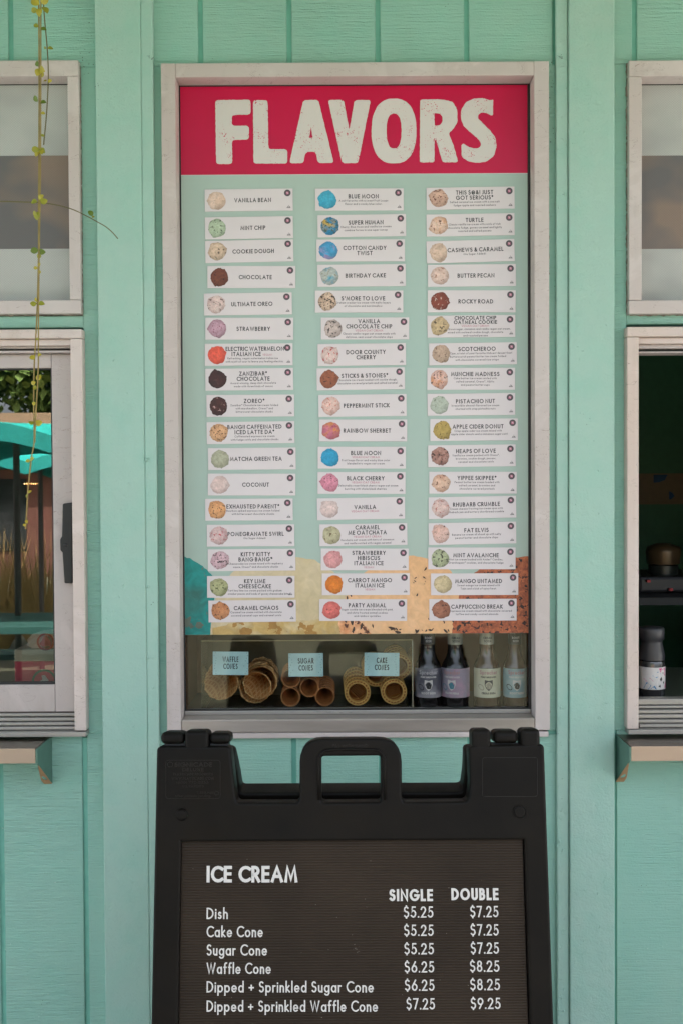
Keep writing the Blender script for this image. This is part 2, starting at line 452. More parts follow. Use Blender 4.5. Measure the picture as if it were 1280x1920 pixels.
M_WHITE = plain('white print', (.62, .58, .56, 1), .5)
def pane(name, refl, tint, rough=.0):
    m = bpy.data.materials.new(name); m.use_nodes = True; t = m.node_tree; t.nodes.clear()
    o = t.nodes.new('ShaderNodeOutputMaterial'); mx = t.nodes.new('ShaderNodeMixShader')
    tr = t.nodes.new('ShaderNodeBsdfTransparent'); gl = t.nodes.new('ShaderNodeBsdfGlossy')
    tr.inputs[0].default_value = tint; gl.inputs['Roughness'].default_value = rough
    gl.inputs[0].default_value = (1, 1, 1, 1)
    fr = t.nodes.new('ShaderNodeLayerWeight'); fr.inputs[0].default_value = .25
    mr = t.nodes.new('ShaderNodeMapRange'); mr.inputs['From Min'].default_value = .02; mr.inputs['To Min'].default_value = refl; mr.inputs['To Max'].default_value = .8
    t.links.new(fr.outputs['Fresnel'], mr.inputs['Value']); t.links.new(mr.outputs[0], mx.inputs[0])
    t.links.new(tr.outputs[0], mx.inputs[1]); t.links.new(gl.outputs[0], mx.inputs[2]); t.links.new(mx.outputs[0], o.inputs[0])
    return m
M_GLASS = pane('clear window glass', .022, (.95, .96, .95, 1))
M_GLASSR = pane('mirror coated window glass', .11, (.80, .80, .78, 1))
M_ACRYL = pane('clear acrylic', .012, (.94, .95, .94, 1), .02)

# ------------------------------------------------------------------ ground and surroundings (structure)
gm = NM('pale concrete paving', .8).world()
gm.col(gm.mix(gm.ramp(gm.noise(3, 6), .3, .7), (.36, .345, .315, 1), (.46, .44, .405, 1))); gm.bmp(gm.noise(60, 4), .3, .004)
tag(MB().box(-80, 80, -120, 40, -.5, 0).build('ground', gm.m), kind='structure')
gr = NM('added_dark_lawn', .9).world(); gr.col(gr.mix(gr.noise(9, 5), (.045, .05, .025, 1), (.09, .08, .045, 1)))
tag(MB().box(-40, 40, -60, -3.9, .0, .02).build('added_dark_lawn', gr.m), kind='structure')  # added dark ground, so less sunlit paving mirrors in the glass

# ------------------------------------------------------------------ the shop
bld = empty('shop_building', (0, 0, 0), 'mint green painted wooden shop front with grooved siding and off white window trim', 'building')
Y_BACK = .0048
def plank(x0, x1, z0, z1, mat=None, y=0.0, name='siding_board', bev=.0022, back=Y_BACK):
    return MB().box(x0, x1, y, back, z0, z1).build(name, mat or M_MINT, bld, bevel=bev)
GW = .0055
def planks(xa, xb, z0, z1, grooves):
    xs = sorted([g for g in grooves if xa+.01 < g < xb-.01])
    e = [xa] + xs + [xb]
    for i in range(len(e)-1):
        a = e[i] + (GW if i else 0); b = e[i+1] - (GW if i < len(e)-2 else 0)
        plank(a, b, z0, z1)
TOPZ = 3.02
zU = wz(122); zC0 = wz(1380)
zS0 = wz(592, 80); zS1 = wz(614, 80); zL0 = wz(1376, 80); zLr0 = wz(1372, 1240)
xLo = wx(156, 600); xRo = wx(1174.5, 600)
xC0 = wx(310, 740); xC1 = wx(1026.5, 740)
XA, XB = -1.75, 1.75
gt = [wx(p, 60) for p in (-146, 20, 186, 376, 542, 708, 874, 1040, 1189, 1355)]
planks(XA, XB, zU, TOPZ, gt)
planks(XA, wx(200, 1500), .12, zL0, [wx(p, 1500) for p in (-165, 2, 159.5)])
planks(wx(200, 1500), wx(1100, 1500), .12, zC0, [wx(p, 1430) for p in (385, 551, 714, 880)])
planks(wx(1100, 1500), XB, .12, zL0, [wx(p, 1500) for p in (1151, 1318)])
for a, b in ((xLo, xC0), (xC1, xRo)):
    plank(a, b, zL0 if a < 0 else zL0, zU)
m_ = (wx(200,1500)); 
plank(m_, xC0, zC0, zL0) if zC0 < zL0 else None
plank(XA, xLo, zS1, zS0); plank(xRo, XB, zS1, zS0)
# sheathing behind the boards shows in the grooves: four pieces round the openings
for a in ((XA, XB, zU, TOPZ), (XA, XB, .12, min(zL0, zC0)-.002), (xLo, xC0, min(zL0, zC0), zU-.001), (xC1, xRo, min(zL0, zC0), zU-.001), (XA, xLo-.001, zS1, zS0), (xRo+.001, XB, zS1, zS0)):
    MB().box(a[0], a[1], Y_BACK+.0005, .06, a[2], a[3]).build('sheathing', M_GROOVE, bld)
MB().box(XA, XB, -.02, .06, 0, .118).build('base_board', M_MINTS, bld, bevel=.003)
# smooth corner boards of the two piers
def pier(p0, p1, y, py=760): return MB().box(wx(p0, py), wx(p1, py), y, -.0003, .12, TOPZ).build('corner_board', M_MINTS, bld, bevel=.003, segs=3)
pier(189, 273.4, -.019); pier(273.4, 295.5, -.0178)
pier(1040.5, 1062.5, -.013); pier(1063.3, 1147.5, -.020)
# eave and roof, out of view; overhang deepened to shade the upper wall
M_SOFF = plain('mint soffit boards', (.18, .27, .22, 1), .6)
M_ROOF = plain('grey roof', (.12, .12, .12, 1), .9)
MB().box(-4, 4, -1.75, 4.2, TOPZ+.001, TOPZ+.05).build('soffit', M_SOFF, bld)
MB().box(-4, 4, -1.80, -1.751, TOPZ-.06, TOPZ+.22).build('fascia', M_TRIM, bld)
MB().box(-4, 4, -1.80, 4.3, TOPZ+.221, TOPZ+.30).build('roof', M_ROOF, bld)
MB().box(-4, XA-.001, 0, .1, 0, TOPZ).box(XB+.001, 4, 0, .1, 0, TOPZ).build('side_wall', M_MINTS, bld)
M_ROOM = plain('dark green room wall', (.05, .19, .10, 1), .6)
MB().box(-4, 4, 3.0, 3.1, 0, TOPZ).box(-4, -3.9, .1, 3.0, 0, TOPZ).box(3.9, 4, .1, 3.0, 0, TOPZ).build('back_wall', M_ROOM, bld)
MB().box(-3.9, 3.9, .1, 3.0, .001, .02).build('shop_floor', plain('dark floor tile', (.05, .045, .04, 1), .5), bld)

# nail heads, paint runs and cobwebs on the boards
nm = MB()
for px, py, y, r in ((275.5, 862, -.019, .0042), (277, 1100, -.019, .003), (281, 107, -.0165, .0022), (1050, 105, -.013, .0022), (270, 480, -.019, .0015), (1079, 945, -.02, .0018)):
    p = W(px, py, y); nm.lathe([(r*1.1, .001), (r, -r*.5), (r*.6, -r*.95), (.00001, -r*1.1)], (p.x, p.y, p.z), 'Y', 10)
nm.build('nail_head', M_MINTS, bld, smooth=True)
runs = MB()
rr = random.Random(5)
def blob(px, py, y, rx, rz, ang=0):
    p = W(px, py, y); vs = []; n = 9
    for ring, (k, h) in enumerate(((1, .0004), (.6, -.0013), (.15, -.002))):
        for i in range(n):
            a = 2*math.pi*i/n; j = 1+.25*math.sin(3*a+px)
            x = rx*k*math.cos(a)*j; z = rz*k*math.sin(a)*j
            vs.append((p.x+x*math.cos(ang)-z*math.sin(ang), p.y+h, p.z+x*math.sin(ang)+z*math.cos(ang)))
    fs = [(r*n+i, r*n+(i+1) % n, (r+1)*n+(i+1) % n, (r+1)*n+i) for r in range(2) for i in range(n)] + [tuple(range(2*n, 3*n))]
    runs.add(vs, fs)
for i in range(46): blob(rr.uniform(192, 290), rr.gammavariate(6, 90)+780 if i % 3 else rr.uniform(200, 1900), -.019, rr.uniform(.0008, .0022), rr.uniform(.001, .004), rr.uniform(-.8, .8))
for i in range(60): blob(rr.uniform(1044, 1061), rr.uniform(1300, 1910) if i % 4 else rr.uniform(100, 1300), -.013, rr.uniform(.0008, .0025), rr.uniform(.0015, .006), rr.uniform(-.6, .6))
for i in range(34): blob(rr.uniform(1070, 1144), rr.uniform(200, 1910), -.02, rr.uniform(.0006, .0018), rr.uniform(.001, .004), rr.uniform(-1, 1))
for i in range(60): blob(rr.uniform(2, 150) if i % 2 else rr.uniform(1160, 1278), rr.uniform(1400, 1915), 0, rr.uniform(.0006, .0018), rr.uniform(.0008, .003), rr.uniform(-1.4, 1.4))
for i in range(26): blob(rr.uniform(158, 181) if i % 2 else rr.uniform(1150, 1172), rr.uniform(1150, 1390) if i % 3 else rr.uniform(650, 1390), 0, rr.uniform(.0008, .0024), rr.uniform(.001, .005), rr.uniform(-.8, .8))
tag(runs.build('paint_run', M_MINTS, bld, smooth=True), kind='stuff')
dirt = MB()
for i in range(90):
    k = i % 5
    if k < 2: px, py = rr.gauss(181, 2.5), rr.gauss(155, 45)
    elif k == 2: px, py = rr.gauss(163, 8), rr.gauss(100, 25)
    elif k == 3: px, py = rr.gauss(1036, 3), rr.gauss(190, 60)
    else: px, py = rr.gauss(281, 3.5) if i % 2 else rr.gauss(1050, 3.5), rr.gauss(107, 3)
    y = -.0008 if k < 4 else -.020
    if 183 < px < 297 and k < 4: y = -.0195
    if 1038 < px < 1066 and k < 4: y = -.0136
    p = W(px, py, y); s = rr.uniform(.0004, .0014)
    dirt.lathe([(s, 0), (s*.7, -.0005), (.00001, -.0007)], (p.x, p.y, p.z), 'Y', 5, wob=lambda a, i_: .5*math.sin(2*a+px))
tag(dirt.build('dirt_speck', plain('dark grime', (.035, .035, .025, 1), .9), bld), kind='stuff')

def caulk(parent, pts, wd, y, amp=.0022, mat=None):
    """ragged bead of old caulk along a trim edge"""
    mb = MB(); rnd = random.Random(int(abs(pts[0][0])*1e4)+3); P = []
    for (a, b) in zip(pts[:-1], pts[1:]):
        a, b = Vector(a), Vector(b); n = max(2, int((b-a).length/.006))
        d = (b-a).normalized(); nn = Vector((-d.y, d.x))
        for i in range(n):
            P.append((a.lerp(b, i/n), nn, rnd.uniform(.3, 1)*wd + rnd.choice((0, 0, 0, amp)), rnd.uniform(-.0006, .0004)))
    vs = []; fs = []
    for p, nn, w_, o_ in P:
        q = p + nn*(w_+o_); q2 = p - nn*wd*.3
        vs += [(q2.x, y, q2.y), (q.x, y, q.y), (q.x, y+.004, q.y)]
    for i in range(len(P)-1):
        fs += [(3*i, 3*i+1, 3*i+4, 3*i+3), (3*i+1, 3*i+2, 3*i+5, 3*i+4)]
    mb.add(vs, fs); return mb.build('caulk', mat or M_CAULK, parent)

# ---------- centre display window
cw = empty('window', (0, 0, 0), None, None); cw.parent = bld; cw['label'] = 'large fixed centre window holding the flavor poster'
YF = -.018
xi0 = wx(336.5, 740); xi1 = wx(999, 740); zt = wz(148); zb = wz(1345)
YG = .034
zbo = wz(1381)
MB().box(xC0, xi0, YF, .05, wz(1370), zU).build('frame', M_TRIM, cw, bevel=.0016)
MB().box(xi1, xC1, YF, .05, wz(1368), zU).build('frame', M_TRIM, cw, bevel=.0016)
MB().box(xi0+.0004, xi1-.0004, YF+.0006, .05, zt, zU).build('frame', M_TRIM, cw, bevel=.0016)
sill = MB(); sill.box(xi0+.0005, xi1-.0005, YF+.0006, .07, wz(1370.5), zb)
sill.build('sill', M_SILL, cw, bevel=.0035, segs=3)
MB().box(xC0+.003, xC1-.003, YF+.001, .02, zbo, wz(1371)).build('drip_edge', M_TRIM, cw, bevel=.002)
gl0, gl1 = wx(341.2, 740, YG), wx(993.5, 740, YG)
zg1 = wz(158.5, 640, YG); zg0 = wz(1331, 640, YG)
# inner stop around the pane (dark bronze metal)
st = MB(); st.box(xi0+.0005, gl0, YG-.002, .05, zg0, zt-.0005).box(gl1, xi1-.0005, YG-.002, .05, zg0, zt-.0005)
st.build('window_stop', plain('bronze metal stop', (.085, .075, .062, 1), .4, .3), cw, bevel=.0008)
MB().box(gl0, gl1, YG-.002, .05, zg1, zt-.0005).build('window_stop', M_TRACK, cw, bevel=.0008)
MB().box(xi0+.001, xi1-.001, YG-.006, .06, zb+.0003, zg0).build('window_stop', M_ALU, cw, bevel=.0015)
gk = MB(); gk.box(gl0, gl0+.0035, YG-.0045, YG, zg0, zg1).box(gl1-.006, gl1, YG-.0045, YG, zg0, zg1).box(gl0+.0036, gl1-.0062, YG-.0045, YG, zg0, zg0+.0035).box(gl0+.0036, gl1-.0062, YG-.0045, YG, zg1-.004, zg1)
gk.build('gasket', M_DARK, cw)
MB().box(gl0-.004, gl1+.004, YG+.002, YG+.006, zg0-.003, zg1+.003).build('pane', M_GLASS, cw)
caulk(cw, [(xC1, wz(1366)), (xC1, zU)], -.0035, YF+.014)
caulk(cw, [(xC1+.002, zU), (xC0-.002, zU)], -.003, YF+.014)
caulk(cw, [(xC0, zU), (xC0, wz(1370))], -.0022, YF+.014, .0015, plain('pale caulk', (.36, .42, .36, 1), .8, var=.4, vs=40))
# peeling scratches on the head of the frame

# ---------- side windows, upper, with perforated film
def film(name, a, b, hole):
    m = NM(name, .5).world(); sp = 2*math.pi/.0037
    s3 = m.n('ShaderNodeSeparateXYZ'); m.l(m.co, s3.inputs[0])
    u = m.math('SINE', m.math('MULTIPLY', s3.outputs[0], sp)); v = m.math('SINE', m.math('MULTIPLY', s3.outputs[2], sp*.95))
    k = m.ramp(m.math('MULTIPLY', u, v), .0, .35)
    c = m.mix(m.ramp(m.noise(5, 2, (1, 1, 1.6), loc=(2, 0, 1)), .45, .62), a, b)
    m.col(m.mix(m.math('MULTIPLY', k, .8), c, hole)); return m.m
M_FW = film('white perforated film', (.46, .465, .43, 1), (.38, .385, .36, 1), (.20, .20, .19, 1))
M_FG = film('grey perforated film', (.12, .11, .105, 1), (.24, .165, .115, 1), (.075, .07, .07, 1))  # beige second tone paints soft reflections into the film colour
def upper_window(side):
    g = empty('window', (0, 0, 0), None, None); g.parent = bld
    g['label'] = 'upper side window covered with striped perforated film'
    if side < 0: xa, xo, xi = XA-.0, xLo, wx(132.5, 350); px = 66
    else: xa, xo, xi = XB, xRo, wx(1198.5, 350); px = 1240
    zo1 = wz(118.5, px); zi1 = wz(148, px); zi0 = wz(565, px); zo0 = wz(590.5, px)
    s = side
    def bx(x0, x1, z0, z1, y0=-.018, y1=.05): return MB().box(x0, x1, y0, y1, z0, z1)
    # left window: head overlaps the stile; right one the same
    bx(xa, xo, zi1, zo1).build('frame', M_TRIM, g, bevel=.0016)
    bx(xi, xo, zi0, zi1-.0006).build('frame', M_TRIM, g, bevel=.0016)
    bx(xa, xo, zo0, zi0-.0006, -.0185).build('sill', M_TRIM, g, bevel=.0016)
    yf = .030
    zf1 = wz(158.5, px, yf)
    MB().box(xa, xi-.0003*s if s > 0 else xi-.0003, yf-.004, .05, zf1, zi1-.0005).build('window_stop', M_DARK, g)
    zA = wz(291, px, yf); zB = wz(466, px, yf)
    x0, x1 = (xa, xi-.0003) if s < 0 else (xi+.0003, xa)
    MB().box(x0, x1, yf, yf+.004, zA, zf1-.0003).build('window_film', M_FW, g)
    MB().box(x0, x1, yf, yf+.004, zB, zA-.0002).build('window_film', M_FG, g)
    MB().box(x0, x1, yf, yf+.004, zi0-.0003, zB-.0002).build('window_film', M_FW, g)
    MB().box(x0, x1, yf+.0045, yf+.008, zi0-.0003, zf1).build('pane', M_GLASS, g)
    if s < 0: caulk(g, [(xo, zo0), (xo, zo1)], -.0012, -.004, .0008); caulk(g, [(xo, zo1), (xa, zo1)], -.0018, -.004)
    else: caulk(g, [(xo, zo1), (xo, zo0)], -.0028, -.004); caulk(g, [(xa, zo1), (xo, zo1)], -.0028, -.004)
    caulk(g, [(xo if s < 0 else xa, zo0), (xa if s < 0 else xo, zo0)], .0018, -.004, .0015)
upper_window(-1); upper_window(1)

# ---------- side windows, lower (serving windows)
def casing(g, s, px, xo, xi, z_top, z_in, z_bot):
    xa = XA if s < 0 else XB
    MB().box(xa, xo, -.027, .05, z_in, z_top).build('frame', M_TRIM2, g, bevel=.002)
    MB().box(xi, xo, -.027, .05, z_bot, z_in-.0008).build('frame', M_TRIM2, g, bevel=.002)
g = empty('window', (0, 0, 0), None, None); g.parent = bld; g['label'] = 'closed sliding serving window with black latch'
px = 60; xo = wx(157.5, 1000, -.027); xi = wx(135.5, 1000, -.027)
zt1 = wz(617, px, -.027); zt0 = wz(634, px, -.027)
casing(g, -1, px, xo, xi, zt1, zt0, wz(1371, px, -.027))
z1 = wz(648, px, -.012)
MB().box(XA, xi-.0006, -.014, .05, z1, zt0-.0006).build('head_track', M_TRIM2, g, bevel=.001)
z2 = wz(653, px, 0); z3 = wz(657, px, .0); z4 = wz(661, px, 0)
MB().box(XA, xi-.0006, -.002, .05, z2, z1-.0004).build('head_track', M_SASH, g)
MB().box(XA, xi-.0006, .014, .05, z3, z2-.0003).build('head_track', M_DARK, g)
MB().box(XA, xi-.0006, .0, .05, z4, z3-.0003).build('head_track', M_SASH, g)
sash_t = wz(664, px, .02); glt = wz(690, px, .02); glb = wz(1284, px, .02); sash_b = wz(1342, px, .02)
xg = wx(100.5, 1000, .02)
MB().box(xi-.0006, xg, .018, .045, sash_b, sash_t).build('sash', M_SASH, g, bevel=.002)
MB().box(XA, xg-.0005, .0185, .045, glt, sash_t).build('sash', M_SASH, g, bevel=.002)
MB().box(XA, xg-.0005, .0185, .045, sash_b, glb).build('sash', M_SASH, g, bevel=.002)
ga = MB(); ga.box(xg-.0005, xg-.004, .024, .04, glb, glt).box(XA, xg-.0041, .024, .04, glb, glb+.004).box(XA, xg-.0041, .024, .04, glt-.003, glt)
ga.build('gasket', M_DARK, g)
MB().box(XA, xg-.004, .030, .034, glb+.004, glt-.003).build('pane', M_GLASSR, g)
# black pull latch
q = [W(*p, .0) for p in ((120,946),(134.6,944),(134.6,1092),(123,1092),(119.5,1035),(115.5,1031),(115,1012),(118.5,1006),(119,990))]
solid('latch', [round_poly([(p.x, p.z) for p in q], .0015)], .008, .0022, at(MXZ, .006), M_DARK if False else plain('black latch metal', (.016, .016, .016, 1), .45, .2), g)
pc = W(122.5, 1022, -.004); MB().lathe([(.0052, .001), (.0048, -.0014), (.0015, -.0018), (.00001, -.0018)], (pc.x, -.0035, pc.z), 'Y', 14).build('latch', M_DARK, g, smooth=True)
# bottom tracks
zz = [1343, 1350, 1357, 1364, 1371, 1381]
for k in range(5):
    a, b = wz(zz[k+1], px, -.02), wz(zz[k], px, -.02)
    y = (.012, .002, -.006, -.012, -.030)[k]
    xr = xi-.0006 if k < 4 else wx(161, 1376, -.03)
    if k == 0:
        MB().box(XA, xr, .016, .05, a+.004, b+.002).build('sill_track', M_TRACK, g)
    MB().box(XA, xr, y, .05, a+.0008, b-.0012).build('sill_track', M_ALU, g, bevel=.0012)

g2 = empty('window', (0, 0, 0), None, None); g2.parent = bld; g2['label'] = 'open serving window on a dark green interior'
px = 1240; xo2 = wx(1175.5, 1000, -.027); xi2 = wx(1197.3, 1000, -.027)
zt1 = wz(612, px, -.027); zt0 = wz(630.5, px, -.027)
casing(g2, 1, px, xo2, xi2, zt1, zt0, wz(1367, px, -.027))
MB().box(xi2+.0006, XB, -.014, .05, wz(644, px, -.014), zt0-.0006).build('head_track', M_TRIM2, g2, bevel=.001)
MB().box(xi2+.0006, XB, -.002, .05, wz(653, px, 0), wz(644.5, px, -.014)).build('head_track', M_SASH, g2)
MB().box(xi2+.0006, XB, .014, .05, wz(658, px, 0), wz(653.5, px, 0)).build('head_track', M_DARK, g2)
MB().box(xi2+.0006, XB, .004, .05, wz(661, px, 0), wz(658.4, px, 0)).build('head_track', M_SASH, g2)
zz = [1319, 1331, 1337, 1344, 1352, 1359, 1366, 1376]
for k in range(7):
    a, b = wz(zz[k+1], px, -.02), wz(zz[k], px, -.02)
    y = (.03, .024, .010, .004, -.006, -.014, -.030)[k]
    xl = xi2+.0006 if k < 5 else (wx(1199, 1360, -.014) if k == 5 else wx(1178, 1370, -.03))
    MB().box(xl, XB, y, .06, a+.0008, b-.001).build('sill_track', M_ALU, g2, bevel=.0012)

# ------------------------------------------------------------------ steel shelves under the serving windows
def shelf(s, label):
    if s < 0: e = wx(97.5, 1383); pxr = 60
    else: e = wx(1153, 1383); pxr = 1240
    zt_ = wz(1381 if s < 0 else 1376.5, pxr); DEP = .112
    xa = XA if s < 0 else XB
    r = empty('steel_shelf', (e, 0, zt_), label, 'shelf', 'steel shelves below the serving windows')
    d = -s                         # towards the pier
    e2 = e - d*.004
    top = MB(); top.box(xa, e2, -DEP, -.002, zt_-.002, zt_); top.build('shelf_top', M_STEEL, r)
    lipz = zt_ - .032
    MB().box(xa, e2, -DEP-.0016, -DEP, lipz, zt_+.0008).build('front_lip', M_LIP, r, bevel=.0006)
    # end bracket: plate with a flanged foot
    b = MB()
    zb_ = zt_ - .108
    prof = [(-DEP, zt_-.001), (-.001, zt_-.001), (-.001, zb_), (-.004, zb_), (-DEP, lipz)]
    x0, x1 = e - d*.0025, e
    n = len(prof)
    b.add([(x0, y, z) for y, z in prof]+[(x1, y, z) for y, z in prof], [tuple(range(n)), tuple(range(n, 2*n))[::-1]]+[(i, (i+1) % n, n+(i+1) % n, n+i) for i in range(n)])
    b.build('bracket', M_GALV, r)
    # flange folded outward along the sloping edge, with a keyhole
    sl_ = Vector((0, -DEP+.004, lipz-zb_)); L_ = sl_.length; sv = sl_.normalized()
    Mf = Matrix.Identity(4); org = Vector((e, -.0045, zb_-.0005)); nf = Vector((1, 0, 0)).cross(sv)
    for i in range(3): Mf[i][0] = (1, 0, 0)[i]; Mf[i][1] = sv[i]; Mf[i][2] = nf[i]; Mf[i][3] = org[i]
    out = round_poly([(0, 0), (-d*.010, -.0), (-d*.0185, .0), (-d*.0185, L_*.20), (-d*.0030, L_*.86), (0, L_*.9)], [0, .002, .006, .004, .001, .001])
    hc = (-d*.0085, L_*.27)
    hole = [(hc[0]+.0052*math.cos(t/16*6.283), hc[1]+.0125*math.sin(t/16*6.283)+(.004 if t in (3, 4, 5) else 0)) for t in range(16)]
    solid('flange', [out, hole], .0008, 0, Mf, plain('bare copper toned bracket steel', (.52, .24, .10, 1), .4, .3), r)
    return r
shelf(-1, 'stainless steel shelf on bracket under the left sliding window')
shelf(1, 'stainless steel shelf on bracket under the right open window')

# ------------------------------------------------------------------ poster
YP = YG - .0052
pc0 = Vector(((gl0+gl1)/2, YP, 0))
px0, px1 = gl0+.0036, gl1-.0065
zp1 = zg1-.0045; zp0 = wz(1189, 660, YP)
zh = wz(325.5, 660, YP)
poster = empty('flavor_poster', ((px0+px1)/2, YP, zp0), 'tall mint poster with pink FLAVORS header on the centre window', 'poster')
pm = NM('mint poster vinyl', .42, 0, .3).world()
pm.col(pm.mix(pm.ramp(pm.noise(1.6, 2, loc=(1, 0, 4)), .35, .65), (.35, .46, .405, 1), (.37, .45, .39, 1)))
M_PINK = NM('crimson header vinyl', .3, 0, .25).world()
M_PINK.col(M_PINK.mix(M_PINK.ramp(M_PINK.noise(3, 3), .35, .65), (.45, .004, .042, 1), (.49, .006, .052, 1))); M_PINK = M_PINK.m
MB().box(px0, px1, YP, YP+.001, zp0, zh-.0016).build('poster_field', pm.m, poster)
MB().box(px0, px1, YP-.0001, YP+.001, zh-.0015, zh-.0002).build('white_rule', M_WHITE, poster)
MB().box(px0, px1, YP, YP+.001, zh, zp1).build('header', M_PINK, poster)
lm = NM('distressed white letter print', .4, 0, .5).world()
msk = lm.ramp(lm.noise(28, 2, loc=(5, 0, 3)), .45, .66, .06, .42)
hol = lm.math('LESS_THAN', lm.vor(330), msk)
hol = lm.math('MULTIPLY', hol, lm.math('GREATER_THAN', lm.noise(170, 2), .52))
lm.col(lm.mix(hol, (.575, .53, .49, 1), (.46, .008, .05, 1)))
LT = {
'F': [[(404,187),(470,186),(470,214),(435,215),(435,235),(467,235),(467,261),(435,262),(436,306.5),(405.5,307)]],
'L': [[(474.5,187),(502,187),(503.5,279),(539,279),(539,306),(475.5,306)]],
'A': [[(569,187),(597,186.5),(626,305),(596.5,305.5),(592,284),(573.5,284),(568.5,305.5),(542.5,305.5)], [(583,237),(586.5,258),(579.5,258)]],
'V': [[(615,186.5),(644,186.5),(654.5,244),(664,187),(694.5,186.5),(671,305),(641,305.5)]],
}
def place_loop(lp, y): return [(lambda p: (p.x, p.z))(W(a, b, y)) for a, b in lp]
YL = YP - .0006
rl = random.Random(3)
def letter(ch, loops, rad):
    L = []
    for i, lp in enumerate(loops):
        P = round_poly(lp, rad if i == 0 else min(rad, 2.2), 4) if rad > 1 else lp; P = rough_poly(P, 3.2, .35, rl); L.append(place_loop(P, YL))
    o = solid('letter', L, .0003, 0, at(MXZ, YL+.0001), lm.m, poster); return o
for k in 'FLAV': letter(k, LT[k], 6)
def ellp(cx, cy, rx, ry, n=64, p=2.4):
    o = []
    for i in range(n):
        a = 2*math.pi*i/n; c, s_ = math.cos(a), math.sin(a)
        q = (cx+rx*math.copysign(abs(c)**(2/p), c), cy+ry*math.copysign(abs(s_)**(2/p), s_))
        if not o or (math.dist(q, o[-1]) > 3 and (len(o) < 3 or math.dist(q, o[0]) > 2.5)): o.append(q)
    return o
letter('O', [ellp(738, 245, 42, 61), ellp(738, 245, 14, 33, 24)], 0.5)
letter('R', [[(787,185.5),(827,185.5),(848,190),(856.5,205),(857,228),(848,243),(840,249),(849,270),(858.5,303.5),(829,304),(817,262),(814,262),(813.5,304),(786,304)], [(813.5,211),(824,212),(828.5,218),(828.5,228),(824,234),(814,235)]], 5)
letter('S', [[(905,183),(918,187.5),(922.5,186),(924,187),(923.5,215),(920,216),(910,210.5),(900,210.5),(895,216),(896,222),(905,231),(918,244),(928,257),(930.5,273),(925,292),(911,302.5),(895,305),(878,302),(865,294),(864,271),(868,268.5),(880,276),(892,278),(900,275),(901,268),(896,260),(880,246),(868,235),(863,220),(864,205),(872,191),(887,184)]], 4)

def scoop_print(name, c1, c2, c3, sc=60, sp=.1, spd=120, edge=.5, rc=.2, world=False, k2=.45, rs_=2.4):
    """printed picture of ice cream: base colour, swirls and bits"""
    m = NM(name, .5)
    if world: m.world()
    c1, c2, c3 = [(q[0]*1.05, q[1]*.94, q[2]*.97, 1) for q in (hexc(c1), hexc(c2), hexc(c3))]
    seed = (hash_(name) % 97)*.37
    rs = m.ramp(m.noise(sc, 5, loc=(seed, 0, seed), dist=.8), k2, k2+.22)
    c = m.mix(rs, c1, c2)
    if sp: 
        v = m.math('LESS_THAN', m.noise(spd, 3, loc=(seed*2, 1, 3), rough=.6), .36+sp*.55)
        c = m.mix(v, c, c3)
    rid = m.ramp(m.noise(sc*rs_, 6, loc=(1, seed, 2), dist=1.0), .32, .68, 1-rc, 1+rc)
    cc = m.n('ShaderNodeMix', data_type='RGBA', blend_type='MULTIPLY'); cc.inputs[0].default_value = 1
    m.l(c, cc.inputs[6])
    cb = m.n('ShaderNodeCombineColor')
    for i in range(3): m.l(rid, cb.inputs[i])
    m.l(cb.outputs[0], cc.inputs[7]); c = cc.outputs[2]
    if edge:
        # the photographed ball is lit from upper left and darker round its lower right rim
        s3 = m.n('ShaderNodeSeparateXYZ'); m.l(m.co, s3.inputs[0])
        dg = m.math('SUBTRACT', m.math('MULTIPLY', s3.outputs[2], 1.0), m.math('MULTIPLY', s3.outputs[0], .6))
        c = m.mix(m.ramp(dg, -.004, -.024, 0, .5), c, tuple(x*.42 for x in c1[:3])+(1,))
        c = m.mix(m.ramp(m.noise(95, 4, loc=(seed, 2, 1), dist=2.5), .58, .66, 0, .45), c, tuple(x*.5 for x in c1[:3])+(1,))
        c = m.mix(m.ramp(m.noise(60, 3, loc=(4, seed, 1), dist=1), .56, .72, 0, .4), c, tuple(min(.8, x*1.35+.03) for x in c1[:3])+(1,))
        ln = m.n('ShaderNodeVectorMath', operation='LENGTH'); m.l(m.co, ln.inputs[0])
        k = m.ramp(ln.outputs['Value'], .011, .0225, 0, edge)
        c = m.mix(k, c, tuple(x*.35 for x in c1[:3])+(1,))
    m.col(c); return m.m
def hash_(s):
    h = 7
    for ch in s: h = (h*31 + ord(ch)) % 100003
    return h

# big printed scoops along the foot of the poster
def big(loop, mat, k):
    L = [place_loop(loop, YP)]
    L[0] = [(max(px0+.0003, min(px1-.0003, x)), max(zp0+.0003, z)) for x, z in L[0]]
    solid('scoop_picture', L, .0001, 0, at(MXZ, YP-.0002*k), mat, poster)
rb = random.Random(9)
big(rough_poly([(330,1200),(330,1047),(346,1044),(356,1047),(372,1056),(388,1068),(400,1082),(402,1120),(397,1160),(394,1200)], 5, .8, rb),
    scoop_print('teal sherbet picture', '#11847c', '#2f6f66', '#5a6a5c', 14, .02, 30, 0, rc=.22, world=True, k2=.5), 1)
big(rough_poly([(394,1200),(398,1150),(410,1100),(440,1070),(490,1050),(545,1043),(590,1050),(625,1072),(648,1110),(655,1150),(650,1200)], 7, .7, rb),
    scoop_print('pale vanilla scoop picture', '#bdb48c', '#c3bb98', '#b29c55', 9, .0, 16, 0, rc=.09, rs_=5, world=True, k2=.4), 2)
big(rough_poly([(650,1200),(640,1165),(648,1120),(668,1085),(700,1060),(740,1045),(775,1042),(812,1050),(845,1070),(866,1110),(872,1150),(868,1200)], 6, .9, rb),
    scoop_print('tan cookie dough scoop picture', '#d2ab78', '#d7b586', '#4a2f22', 10, .0, 40, 0, rc=.10, rs_=6, world=True, k2=.4), 3)
